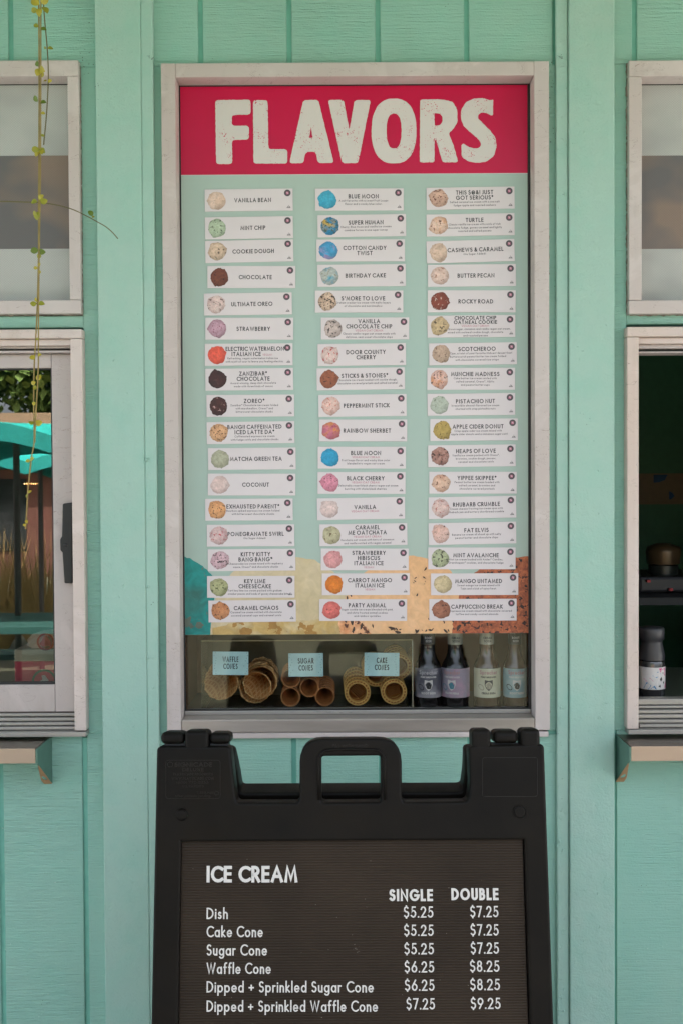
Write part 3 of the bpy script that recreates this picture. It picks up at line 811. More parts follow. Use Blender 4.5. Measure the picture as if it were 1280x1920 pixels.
big(rough_poly([(846,1200),(850,1150),(862,1110),(885,1078),(905,1062),(935,1050),(958,1046),(1000,1043),(1000,1200)], 5, 1.6, rb),
    scoop_print('chocolate scoop picture', '#a05a34', '#7c4128', '#2c1712', 34, .12, 75, 0, rc=.42, rs_=3.5, world=True, k2=.45), 4)
big(rough_poly([(398,1200),(400,1178),(430,1170),(470,1163),(520,1160),(570,1164),(610,1160),(636,1150),(648,1165),(650,1200)], 5, 1.4, rb),
    scoop_print('toasted yellow edge of vanilla scoop picture', '#b39d5e', '#c0b78e', '#9a783a', 14, .08, 22, 0, rc=.16, rs_=3, world=True, k2=.45), 5)
big(rough_poly([(640,1200),(634,1172),(640,1150),(650,1140),(664,1150),(676,1168),(690,1180),(700,1200)], 4, 1.2, rb),
    scoop_print('toasted rim picture', '#c68f5e', '#d8b68a', '#5a3626', 30, .12, 60, 0, rc=.2, world=True), 6)
chip = MB()
for i in range(44):
    if i < 14: cx_, cy_ = rb.uniform(650, 860), rb.uniform(1160, 1186)
    elif i < 22: cx_, cy_ = rb.uniform(770, 800), rb.uniform(1050, 1120)
    elif i < 30: cx_, cy_ = rb.uniform(640, 668), rb.uniform(1115, 1180)
    else: cx_, cy_ = rb.uniform(660, 850), rb.gauss(1180, 4)
    if not (644 < cx_ < 862 and cy_ < 1187): continue
    r_ = rb.uniform(.6, 2.4) if i >= 14 else rb.uniform(1, 4.2)
    a0 = rb.uniform(0, 3); n = 8; P = []
    for k in range(n):
        a = 2*math.pi*k/n; q_ = r_*(1+rb.uniform(-.35, .35))
        x_ = q_*1.7*math.cos(a); y_ = q_*.7*math.sin(a)
        P.append(W(cx_+x_*math.cos(a0)-y_*math.sin(a0), cy_+x_*math.sin(a0)+y_*math.cos(a0), YP-.0015-.00001*i))
    chip.add([tuple(p) for p in P], [tuple(range(n))])
tag(chip.build('chocolate_chip_print', plain('dark chip print', (.05, .028, .02, 1), .5), poster), kind='stuff')

# ------------------------------------------------------------------ flavor cards
YK = YP - .0018
PK = (YK + D)/F                 # metres per photo pixel at the cards
CW_, CH_ = 164*PK, 41*PK
card_me = MB().box(-CW_/2, CW_/2, 0, .0009, -CH_/2, CH_/2).mesh('card', .0002, 1)
card_me.materials.append(M_CARD)
bd = MB(); bd.lathe([(6.2*PK, -.00012), (5.2*PK, -.00014), (.00001, -.00014)], (0, 0, 0), 'Y', 20); badge_me = bd.mesh('badge'); badge_me.materials.append(M_BADGE)
bp = MB()
sq = 2.6*PK
bp.add([(-sq, -.0002, -sq*.9), (sq*.8, -.0002, -sq), (sq, -.0002, sq*.8), (-sq*.8, -.0002, sq)], [(0, 1, 2, 3)]); emb_me = bp.mesh('emblem'); emb_me.materials.append(M_BADGEP)
bp = MB()
ribbon(bp, [([(-1.5*PK, 1.2*PK), (-.2*PK, 1.6*PK), (.3*PK, .2*PK)], False, 0), ([(-.6*PK, -.4*PK), (.8*PK, .2*PK), (1*PK, -1.6*PK)], False, 1)], .7*PK, lambda x, z, h: (x, -.00024-h, z))
cow_me = bp.mesh('mark', fixn=False); cow_me.materials.append(M_WHITE)
bp = MB()
ribbon(bp, [([(-3.4*PK, -1.6*PK), (3.2*PK, -1.6*PK)], False, 0), ([(-2.6*PK, -.8*PK), (-1*PK, .8*PK), (-.6*PK, -.6*PK)], False, 1), ([(.6*PK, .6*PK), (1.8*PK, 1*PK), (1*PK, -.6*PK), (2.8*PK, -.5*PK)], False, 2), ([(-.4*PK, 2.4*PK), (.2*PK, 2.6*PK)], False, 3)], .75*PK, lambda x, z, h: (x, -.0001-h, z))
mark_me = bp.mesh('printed_mark', fixn=False); mark_me.materials.append(M_INKS)

T, V, D_ = 'T', 'V', 'D'
CR = [
# cx, cy, tilt, lines, (c1,c2,c3,speckle), label
(466.5,374.5,-.7,['VANILLA BEAN'],[],('#cdb8a0','#d6c6b2','#b39a80',.0),'first white card at top left reading VANILLA BEAN'),
(467,426.5,-.9,['MINT CHIP'],[],('#a9c0a0','#93ad8c','#3d4636',.10),'white card reading MINT CHIP with pale green scoop'),
(467.5,470.5,-1.1,['COOKIE DOUGH'],[],('#cbb89c','#b8a58a','#4a3d30',.07),'white card reading COOKIE DOUGH with speckled beige scoop'),
(471.5,519,0,['CHOCOLATE'],[],('#6e3a22','#57291a','#38180f',.05),'white card reading only CHOCOLATE with brown scoop'),
(465,569.5,-.8,['ULTIMATE OREO'],[],('#d3c3b8','#bda9a0','#3b2a26',.09),'white card between the CHOCOLATE and STRAWBERRY cards'),
(467.5,616,0,['STRAWBERRY'],[],('#b394a0','#a78692','#7c4456',.05),'white card reading only STRAWBERRY with mauve scoop'),
(466.5,664.5,-.4,['ELECTRIC WATERMELON','ITALIAN ICE'],['~VEGAN','Refreshing, vegan watermelon italian ice','with a jolt of sour to leave you feeling electric'],('#d9583f','#cf5140','#b24436',.0),'white card naming watermelon Italian ice with red orange scoop'),
(467.5,711,-.6,['ZANZIBAR\u00ae','CHOCOLATE'],['Award-winning, deep dark chocolate','made with three kinds of cocoa'],('#3e1a17','#2c1312','#1c0c0b',.03),'white card with almost black chocolate scoop below the watermelon card'),
(469.5,760.5,-.4,['ZOREO\u00ae'],['Zanzibar\u00ae Chocolate ice cream folded','with marshmallow, Oreos\u00ae and','bittersweet chocolate chunks'],('#44201a','#2e1512','#a58a84',.04),'white card with glossy dark scoop third above the MATCHA card area'),
(470,811,-.8,['BANG!! CAFFEINATED','ICED LATTE DA\u00ae'],['Caffeinated espresso ice cream','with fudge swirls and chocolate chunks'],('#cda67a','#b98c5c','#4c331f',.12),'white card naming an iced latte with golden speckled scoop'),
(472.5,860,-.5,['MATCHA GREEN TEA'],[],('#a5ab90','#979e83','#858c70',.0),'white card reading MATCHA GREEN TEA with grey green scoop'),
(472,908.5,0,['COCONUT'],[],('#cdbcb2','#d3c5bc','#bba79c',.0),'white card reading COCONUT with very pale scoop'),
(467,955.5,-.3,['EXHAUSTED PARENT\u00ae'],['Bourbon-spiked espresso ice cream folded','with bittersweet chocolate chunks'],('#cf9d67','#c08b5b','#33201a',.07),'white card with orange tan scoop directly below the COCONUT card'),
(470,1004,-.4,['POMEGRANATE SWIRL'],['(No Sugar Added)'],('#c9b5ae','#b59a98','#b04b53',.08),'white card reading POMEGRANATE SWIRL, no sugar added'),
(472,1050,-.5,['KITTY KITTY','BANG BANG\u2122'],['Cheesecake ice cream mixed with raspberry','sauce, Oreos\u00ae and chocolate chunks'],('#c5adb0','#b58f96','#2f2629',.13),'white card just below the POMEGRANATE SWIRL card'),
(470.5,1100.5,-.1,['KEY LIME','CHEESECAKE'],['Tart key lime ice cream packed with graham','cracker pieces and loads of gooey cheesecake bites'],('#a3aa7c','#7f8a55','#4c5530',.10),'white card reading KEY LIME CHEESECAKE with green scoop'),
(473,1146,-.5,['CARAMEL CHAOS'],['Caramel ice cream swirled with chocolate','covered caramel cups and caramel swirls'],('#c18a5a','#ad7347','#3c2a22',.08),'lowest white card of the left column reading CARAMEL CHAOS'),
(673.5,373.5,-.2,['BLUE MOON'],['A cult favorite with a sweet Fruit Loops','flavor and a wacky blue color.'],('#3da6bf','#2f9ab8','#2b87a4',.0),'topmost card of middle column reading BLUE MOON with blue scoop'),
(678,422.5,-.9,['SUPER HUMAN'],['Cherry, Blue Moon and vanilla ice creams','combine forces in one super scoop'],('#1a7fa8','#c8a41e','#3e5a4c',.16),'white card with blue and yellow scoop reading SUPER HUMAN'),
(675.8,469,-.2,['COTTON CANDY','TWIST'],[],('#3b95be','#a88ab2','#2f87b4',.0),'white card reading COTTON CANDY TWIST with blue and lilac scoop'),
(677.5,516,-.6,['BIRTHDAY CAKE'],[],('#a9b5ab','#3f9bb4','#8c8f7c',.10),'white card reading BIRTHDAY CAKE with blue swirled scoop'),
(673,565,-.1,["S'MORE TO LOVE"],['Graham cracker ice cream with melty layers','of chocolate and marshmallow'],('#cbb79c','#a48f78','#2b201b',.18),'white card with black swirled cream scoop below BIRTHDAY CAKE card'),
(684,615.5,-.1,['VANILLA','CHOCOLATE CHIP'],['~VEGAN OAT CREAM','Classic vanilla vegan oat cream made with','delicious, semi-sweet chocolate chips'],('#b9b0a6','#a59c92','#38322e',.10),'white card reading VANILLA CHOCOLATE CHIP, set furthest right in its column'),
(678,664.5,-.7,['DOOR COUNTY','CHERRY'],[],('#cfbfb4','#c4b0a6','#b22c30',.10),'white card reading DOOR COUNTY CHERRY with red spotted scoop'),
(676,710,-.8,['STICKS & STONES\u00ae'],['Chocolate ice cream loaded with cookie dough,','chocolate-covered pretzels and salted caramel'],('#93593a','#7a442a','#43221a',.06),'middle column card with milk chocolate scoop above PEPPERMINT STICK'),
(679.3,760,-.7,['PEPPERMINT STICK'],[],('#d3b9aa','#c9a597','#be5a4e',.07),'white card reading PEPPERMINT STICK with pale pink scoop'),
(680.5,807,0,['RAINBOW SHERBET'],[],('#b4687a','#c98a3c','#a64c5c',.06),'white card reading RAINBOW SHERBET with pink and orange scoop'),
(678,858,0,['BLUE MOON'],['~VEGAN OAT CREAM','Fruit loops flavor and wacky blue color','blended into vegan oat cream'],('#2498bd','#1f8bb2','#1a7ba0',.0),'lower BLUE MOON card marked vegan oat cream with bright blue scoop'),
(677.5,905.5,0,['BLACK CHERRY'],['~VEGAN OAT CREAM','Delectably sweet black cherry vegan oat cream','bursting with whole black cherries'],('#cf8b9c','#c07a8d','#3a1c22',.06),'white card reading BLACK CHERRY with pink scoop'),
(676.5,953.5,-1,['VANILLA'],['~VEGAN OAT CREAM'],('#ccbdb4','#d2c6be','#b6a295',.0),'white card reading only VANILLA and vegan oat cream'),
(681,1002.5,-.9,['CARAMEL','ME OATCHATA'],['~VEGAN OAT CREAM','Horchata oat cream with hints of cinnamon','and vanilla swirled with vegan caramel'],('#b0b08c','#a0a27e','#5a4a2c',.06),'middle column card with olive scoop below the VANILLA card'),
(683.5,1049,0,['STRAWBERRY','HIBISCUS','ITALIAN ICE'],['~VEGAN'],('#cf9a96','#c99090','#a8605f',.03),'white card reading STRAWBERRY HIBISCUS ITALIAN ICE'),
(685.5,1095.5,-.2,['CARROT MANGO','ITALIAN ICE'],['~VEGAN'],('#cf7a1f','#c26c1c','#a8571a',.0),'white card reading CARROT MANGO ITALIAN ICE with orange scoop'),
(680.5,1144,0,['PARTY ANIMAL'],['Sugar cookie ice cream blended with pink','and white frosted animal cookies','and rainbow sprinkles'],('#cf6f66','#c5655f','#8f3f42',.06),'lowest card of middle column reading PARTY ANIMAL'),
(881.5,371,-.9,['THIS $@&! JUST','GOT SERIOUS\u00ae'],['Salted caramel ice cream with a sea salt','fudge ripple and roasted cashews'],('#c4a790','#a98b78','#6a4636',.10),'top card of right column with brown rimmed scoop'),
(881.5,421,-1,['TURTLE'],['Classic vanilla ice cream with swirls of rich','chocolate fudge, gooey caramel and lightly','roasted and salted pecans'],('#d3bda8','#c9a078','#6b4a3a',.08),'white card reading TURTLE with pale caramel swirled scoop'),
(881.5,470.5,-1.6,['CASHEWS & CARAMEL'],['(No Sugar Added)'],('#c8b49c','#cdbda8','#ad967c',.02),'tilted white card reading CASHEWS & CARAMEL'),
(884,516,-.6,['BUTTER PECAN'],[],('#cdbbab','#c4ae9c','#8a5a42',.06),'white card reading BUTTER PECAN with cream scoop'),
(883.7,564.5,0,['ROCKY ROAD'],[],('#7d3a26','#65301f','#c2b1a2',.05),'white card reading ROCKY ROAD with reddish brown scoop'),
(883,611.5,-.5,['CHOCOLATE CHIP','OATMEAL COOKIE'],['~VEGAN OAT CREAM','Brown sugar, cinnamon and vanilla vegan oat cream,','mixed with oatmeal cookie dough, chocolate','and roasted pecans'],('#bfae84','#ab9a70','#3a3226',.11),'white card reading CHOCOLATE CHIP OATMEAL COOKIE'),
(886,663,-.8,['SCOTCHEROO'],['Ope, a twist of your favorite Midwest dessert bar!','Butterscotch peanut butter ice cream folded','with chocolate-covered rice crisps'],('#b7a48c','#a28e78','#5c4636',.08),'right column card with greyish tan scoop below the OATMEAL COOKIE card'),
(882.6,710,-.1,['MUNCHIE MADNESS'],['Cake batter ice cream swirled with','salted caramel, Oreos\u00ae, M&Ms','and peanut butter cups'],('#cfb2a2','#c98a54','#3f3330',.10),'right column card with multicoloured scoop above PISTACHIO NUT'),
(883,758,-.6,['PISTACHIO NUT'],['Irresistible almond-flavored ice cream','churned with crisp pistachio nuts'],('#a9b8a6','#9fb09e','#5c6650',.04),'white card reading PISTACHIO NUT with grey mint scoop'),
(888,805.5,-.5,['APPLE CIDER DONUT'],['Crisp apple cider ice cream mixed with','apple cider donuts and a cinnamon sugar swirl'],('#b39f55','#968540','#5f5426',.08),'white card reading APPLE CIDER DONUT with mustard yellow scoop'),
(884,854.5,-.7,['HEAPS OF LOVE'],['Vanilla ice cream packed with Oreos\u00ae,','brownies, cookie dough, pecans,','caramel and chocolate swirls'],('#a88576','#7c5347','#38221c',.14),'right column card reading HEAPS OF LOVE with brown swirled scoop'),
(886,905,0,['YIPPEE SKIPPEE\u00ae'],['Peanut butter ice cream loaded with','salted caramel, brownies and','chocolate-covered pretzels'],('#ccb298','#bf9a80','#5a3226',.07),'right column card with tan scoop just above RHUBARB CRUMBLE'),
(885,951.5,-1.1,['RHUBARB CRUMBLE'],['Cream cheese frosting ice cream spun with','rhubarb jam and buttery shortbread crumble'],('#cbb8ac','#bfa9a2','#a8665a',.05),'white card reading RHUBARB CRUMBLE with pinkish cream scoop'),
(885,1000,-1.1,['FAT ELVIS'],['Banana ice cream all shook up with salty','peanut butter and chocolate chips'],('#d0b5a6','#c8a896','#4c342c',.07),'right column card between RHUBARB CRUMBLE and MINT AVALANCHE'),
(884,1047,0,['MINT AVALANCHE'],['Mint ice cream loaded with Andes\u00ae Candies,','Grasshopper\u00ae cookies, and chocolate fudge'],('#a3b08a','#8d9b74','#3b3a2c',.13),'white card reading MINT AVALANCHE with chunky green scoop'),
(889,1095.5,-.2,['MANGO UNTAMED'],['Sweet mango ice cream mixed with','Tajin and a kick of spicy heat.'],('#bfb58c','#b0a67c','#8c7d50',.03),'white card reading MANGO UNTAMED with pale yellow scoop'),
(886,1143.5,-.2,['CAPPUCCINO BREAK'],['Espresso ice cream mixed with chocolate-covered','toffee and candy-coated almonds'],('#9a6a50','#84533c','#4a2a20',.06),'lowest card of right column reading CAPPUCCINO BREAK'),
]
def card(cx, cy, tilt, titles, subs, cols, label):
    p = W(cx, cy, YK)
    o = bpy.data.objects.new('flavor_card', card_me); C.objects.link(o)
    o.location = p; o.rotation_euler = (0, R(tilt+.33), 0)
    tag(o, label, 'card', 'flavor cards stuck on the poster')
    rnd = random.Random(hash_(titles[0]+titles[-1]+str(cx)))
    def child(name, me, loc=(0, 0, 0), rot=0):
        c = bpy.data.objects.new(name, me); C.objects.link(c); c.parent = o; c.location = loc; c.rotation_euler = (0, rot, 0); return c
    # lettering
    th = 9.7 if len(titles) < 3 else 9.7
    cap = 7.9 if titles[0] != 'CHOCOLATE CHIP' else 7.0
    if titles[0] == 'CHOCOLATE CHIP': th = 8.0
    inline = len(subs) and titles[-1] == 'ITALIAN ICE' and subs[0] == '~VEGAN' and len(subs) > 1
    rows = [(t, 'T', th) for t in titles] + [(s_.lstrip('~'), 'V' if s_[0] == '~' else 'D', 5.6 if s_[0] == '~' else 6.1) for s_ in subs]
    if inline: rows = [r_ for r_ in rows if r_[1] != 'V']
    tot = sum(r_[2] for r_ in rows); y = tot/2
    mt, md, mv = MB(), MB(), MB(); tx = 7.5
    for t, k, h in rows:
        c_ = {'T': cap, 'V': 4.0, 'D': 3.75}[k]*PK
        sw = {'T': 1.38, 'V': .6, 'D': .56}[k]*PK
        st_, wd = strokes(t, c_, sw, .86 if k == 'T' else .96, .27)
        mx = {'T': 109, 'V': 60, 'D': 116}[k]*PK
        if wd > mx: st_, wd = strokes(t, c_, sw, .9, .2, width=mx)
        ox = tx*PK - wd/2; 
        if wd > 104*PK: ox = (-CW_/2 + 39*PK)
        if inline and t == 'ITALIAN ICE':
            ox -= 12*PK
            sv, wv_ = strokes('VEGAN', 4*PK, .52*PK); ribbon(mv, sv, .52*PK, lambda x, z, h_, ox=ox, wd=wd, y=y: (ox+wd+3*PK+x, -.00008-h_, (y-8.6)*PK+z))
        y -= h
        by = (y + (h-c_/PK)*.5 - .2)*PK
        ribbon({'T': mt, 'V': mv, 'D': md}[k], st_, sw, lambda x, z, h_, ox=ox, by=by: (ox+x, -.00008-h_, by+z))
    for mb, nme, mat in ((mt, 'title_lettering', M_INK), (md, 'small_lettering', M_INKS), (mv, 'pink_lettering', M_INKP)):
        if mb.v:
            me = mb.mesh(nme, fixn=False); me.materials.append(mat); child(nme, me)
    # scoop picture
    r0 = 17.2*PK; n = 44; ph = [rnd.uniform(0, 6.28) for _ in range(5)]; am = [rnd.uniform(.0, .035)/(1+j*.5) for j in range(5)]
    vs = [(0, 0, 0)]
    for i in range(n):
        a = 2*math.pi*i/n
        rr_ = r0*(.97 + (.13*math.exp(-((a-ph[0]) % 6.283-.3)**2/.03) if am[0] > .01 else 0) + (.09*math.exp(-((a-ph[1]) % 6.283-.3)**2/.06)) + sum(am[j]*math.sin((j+2)*a+ph[j]) for j in range(5)) + rnd.uniform(-.03, .03))
        if i in (rnd.randrange(n), rnd.randrange(n)): rr_ *= 1.07
        vs.append((rr_*math.cos(a)*1.0, 0, rr_*math.sin(a)))
    me = bpy.data.meshes.new('scoop_picture'); me.from_pydata(vs, [], [(0, (i % n)+1, ((i+1) % n)+1) for i in range(n)])
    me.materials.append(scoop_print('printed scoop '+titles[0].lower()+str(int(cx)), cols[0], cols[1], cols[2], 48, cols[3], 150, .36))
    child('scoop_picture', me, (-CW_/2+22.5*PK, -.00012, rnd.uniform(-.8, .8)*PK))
    b_ = child('badge', badge_me, (CW_/2-9.8*PK, 0, CH_/2-8.2*PK), rnd.uniform(-.2, .2))
    for nme, me_ in (('emblem', emb_me), ('emblem', cow_me)):
        c = bpy.data.objects.new(nme, me_); C.objects.link(c); c.parent = b_
    child('printed_mark', mark_me, (CW_/2-7.8*PK, 0, -CH_/2+7*PK))
for c_ in CR: card(*c_)

# ------------------------------------------------------------------ display case behind the lower glass
ZF = wz(1328, 640, .06) - .012       # display floor
M_WOOD = NM('brown kraft board', .7).world(); M_WOOD.col(M_WOOD.mix(M_WOOD.noise(8, 5, (1, 1, 3)), (.38, .21, .105, 1), (.52, .31, .165, 1))); M_WOOD = M_WOOD.m
dx0, dx1 = gl0-.01, gl1+.01
disp = empty('display_cabinet', ((dx0+dx1)/2, .2, ZF), 'low wooden display cabinet behind the clear foot of the centre window', 'cabinet')
MB().box(dx0, dx1, .041, .31, ZF-.012, ZF).build('cabinet_floor', plain('worn grey cabinet floor', (.13, .125, .09, 1), .3), disp)
MB().box(dx0, dx1, .31, .32, ZF-.012, ZF+.30).build('cabinet_back', M_WOOD, disp)
MB().box(dx0-.01, dx0, .041, .37, ZF-.012, ZF+.30).build('cabinet_side', M_WOOD, disp)
MB().box(dx1, dx1+.01, .041, .37, ZF-.012, ZF+.30).build('cabinet_side', M_WOOD, disp)
MB().box(dx0-.01, dx1+.01, .05, .37, ZF+.301, ZF+.31).build('cabinet_top', M_WOOD, disp)
MB().box(dx0-.01, dx1+.01, .041, .049, zp0+.03, zg1+.01).build('poster_backing', plain('opaque backing sheet', (.10, .10, .09, 1), .7), disp)
# dark end part of the case floor and a rear shelf edge
bxp = lambda p, y: wx(p, 1260, y)
YA0, YA1 = .062, .27
ca = empty('acrylic_case', (bxp(570, YA0), YA0, ZF), 'clear acrylic case holding the ice cream cones', 'display case')
ax0, ax1 = bxp(377, YA0), bxp(773, YA0)
az1 = wz(1202, 570, YA0)
MB().box(ax0, ax1, YA0, YA0+.002, ZF+.0005, az1).build('front_panel', M_ACRYL, ca)
MB().box(ax0, ax0+.003, YA0+.0021, YA1, ZF+.0005, az1).build('side_panel', M_ACRYL, ca)
MB().box(ax1-.003, ax1, YA0+.0021, YA1, ZF+.0005, az1).build('side_panel', M_ACRYL, ca)
MB().box(ax0, ax1, YA0-.001, YA0+.003, az1+.0002, az1+.0018).build('top_edge', plain('bright acrylic edge', (.42, .33, .16, 1), .3), ca)
MB().box(ax0, ax1, YA1, YA1+.004, ZF+.0005, az1-.0).build('back_panel', plain('dark teal case back', (.22, .18, .115, 1), .2), ca)
MB().box(ax0+.004, ax1-.004, YA0+.003, YA1-.001, ZF+.0006, ZF+.0016).build('case_floor', plain('dark case floor', (.14, .115, .08, 1), .25), ca)
MB().box(ax1-.001, ax1+.0012, YA0-.001, YA0+.003, ZF+.0005, az1).build('side_edge', plain('pale acrylic edge', (.40, .36, .26, 1), .3), ca)
# steel rod rails inside
for py_ in (1312, 1286):
    p = W(570, py_, YA1-.02)

M_WAF = NM('baked waffle', .65)
M_WAF.col(M_WAF.mix(M_WAF.ramp(M_WAF.noise(70, 4), .35, .65), (.62, .29, .095, 1), (.80, .47, .20, 1))); M_WAF.bmp(M_WAF.noise(160, 3), .5, .001)
wl = []
for d in ((1, 0, 1), (1, 0, -1)):
    dp = M_WAF.n('ShaderNodeVectorMath', operation='DOT_PRODUCT'); M_WAF.l(M_WAF.co, dp.inputs[0]); dp.inputs[1].default_value = d
    wl.append(M_WAF.math('GREATER_THAN', M_WAF.math('SINE', M_WAF.math('MULTIPLY', dp.outputs['Value'], 620)), .55))
gd = M_WAF.math('MAXIMUM', wl[0], wl[1])
M_WAF.col(M_WAF.mix(M_WAF.math('MULTIPLY', gd, .7), M_WAF.mix(M_WAF.ramp(M_WAF.noise(70, 4), .35, .65), (.52, .22, .06, 1), (.66, .34, .12, 1)), (.86, .56, .26, 1))); M_WAF.bmp(gd, .8, .002)
M_WAF = M_WAF.m
M_SUG = plain('brown sugar cone wafer', (.56, .22, .07, 1), .5, var=.3, vs=60)
M_CAKE = plain('pale cake cone wafer', (.85, .50, .15, 1), .6, var=.2, vs=60)
def cone_mesh(kind):
    mb = MB()
    if kind == 'waffle_cone':
        r = 31*PK*1.05; L = .15; n = 40
        wob = lambda a, i: (.028*math.sin(13*a)+.014*math.sin(29*a+1)+.03*math.sin(2*a)) if i in (0, 1, 9) else .01*math.sin(13*a)
        mb.lathe([(r*1.0, .0), (r*1.0, -.0018), (r*.955, -.0018), (r*.90, .010), (r*.80, .03), (r*.62, .065), (r*.35, .11), (r*.05, L-.01), (.0002, L)][:9], (0, 0, 0), 'Y', n, wob)
        mb.lathe([(r, .0), (r*.98, .004), (r*.66, .066), (r*.06, L), (.0002, L+.002)], (0, 0, 0), 'Y', n, wob)
    elif kind == 'sugar_cone':
        r = 18*PK*1.05; L = .12
        mb.lathe([(r, .0), (r, -.0015), (r*.88, -.0015), (r*.84, .008), (r*.6, .045), (r*.3, .085), (r*.04, L-.01), (.0002, L)], (0, 0, 0), 'Y', 28)
        mb.lathe([(r, .0), (r*.97, .006), (r*.03, L), (.0001, L)], (0, 0, 0), 'Y', 28)
    else:
        r = 23.5*PK*1.05
        mb.lathe([(r, .004), (r*1.02, 0), (r, -.002), (r*.93, -.002), (r*.93, .002), (r*.80, .002)], (0, 0, 0), 'Y', 32)
        mb.lathe([(r*.80, .002), (r*.80, -.0012), (r*.72, -.0012), (r*.70, .016), (r*.62, .03), (r*.55, .034), (.0002, .034)], (0, 0, 0), 'Y', 32)
        mb.lathe([(r, .004), (r*.95, .022), (r*.74, .024), (r*.66, .075), (.0002, .075)], (0, 0, 0), 'Y', 32)
        for k in range(22):       # ribs of the drip tray, joined to the rim
            a = 2*math.pi*k/22; c_, s_ = math.cos(a), math.sin(a); w2 = .0009
            q = []
            for rr_ in (r*.79, r*.95):
                for sgn in (-1, 1): q.append((rr_*c_-sgn*w2*s_, -.0014, -(rr_*s_+sgn*w2*c_)))
            q2 = [(a_[0], .002, a_[2]) for a_ in q]
            mb.add(q+q2, [(0, 1, 3, 2), (0, 4, 5, 1), (1, 5, 7, 3), (3, 7, 6, 2), (2, 6, 4, 0)])
        for k in range(-2, 3):    # web at the bottom of the cup
            mb.box(k*.0045-.0004, k*.0045+.0004, .010, .034, -r*.5, r*.5)
    return mb.mesh(kind, smooth=False)
CONES = {}
for k, m_ in (('waffle_cone', M_WAF), ('sugar_cone', M_SUG), ('cake_cone', M_CAKE)):
    me = cone_mesh(k); me.materials.append(m_); CONES[k] = me
    if k == 'cake_cone':
        me.materials.append(plain('toasted orange wafer', (.45, .17, .035, 1), .6)); rc_ = 23.5*PK*1.05
        for p_ in me.polygons:
            q_ = math.hypot(p_.center.x, p_.center.z)
            if .78*rc_ < q_ < .95*rc_ and p_.center.y > .0005 and p_.center.y < .003: p_.material_index = 1
            if q_ < .7*rc_: p_.material_index = 1
ORD = ['', 'second', 'third', 'fourth', 'fifth', 'rearmost']
def stack(kind, px, py, n, dy, label_front, label_rest, group, dz=.0, y0=.085, dx=0):
    p = W(px, py, y0)
    for i in range(n):
        o = bpy.data.objects.new(kind, CONES[kind]); C.objects.link(o)
        o.location = (p.x+dx*i, y0+dy*i, p.z+dz*i); o.rotation_euler = (R(rr.uniform(-2, 2)), rr.uniform(0, 6), 0)
        if kind == 'cake_cone': o.rotation_euler = (0, rr.uniform(0, 6), 0)
        tag(o, label_front if i == 0 else ORD[i] + label_rest, 'cone', group)
stack('waffle_cone', 415, 1281, 6, .014, 'foremost waffle cone under the WAFFLE CONES sign', ' waffle cone from the front in the left waffle stack', 'stacked waffle cones', dz=.0016)
stack('waffle_cone', 488, 1280, 6, .014, 'foremost waffle cone right of the WAFFLE CONES sign', ' waffle cone from the front in the right waffle stack', 'stacked waffle cones', dz=.0016)
p = W(479, 1289, .098); o = bpy.data.objects.new('waffle_cone', CONES['waffle_cone']); C.objects.link(o); o.location = p; o.rotation_euler = (R(3), 2, R(-4)); o.scale = (.96,)*3
tag(o, 'tilted waffle cone slipping down behind the right waffle stack', 'cone', 'stacked waffle cones')
for ps, (q_, lf) in zip(('lower left', 'middle', 'lower right', 'upper left'), (((544.7,1307),'front sugar cone at lower left under the SUGAR CONES sign'), ((580,1289),'front sugar cone in the middle, raised between two lower ones'), ((609,1306),'front sugar cone at lower right of the sugar cones'), ((545.5,1271),'sugar cone half hidden behind the SUGAR CONES sign'))):
    stack('sugar_cone', *q_, 6 if q_[0] > 600 else 4, .017, lf, ' sugar cone from the front in the '+ps+' stack of sugar cones', 'stacked sugar cones', dz=.002)
for ps, (q_, lf) in zip(('lower left', 'lower right', 'upper left', 'upper right'), (((670,1299),'front cake cone below and left of the CAKE CONES sign'), ((738,1297),'front cake cone below and right of the CAKE CONES sign'), ((705,1264),'cake cone behind the lower edge of the CAKE CONES sign'), ((747,1250),'highest cake cone, right behind the CAKE CONES sign'))):
    y0 = .085 if q_[1] > 1280 else .12
    stack('cake_cone', *q_, 5, .026, lf, ' cake cone from the front in the '+ps+' stack of cake cones', 'stacked cake cones', dz=.003 if q_[1] > 1280 else .0015, y0=y0, dx=-.001)

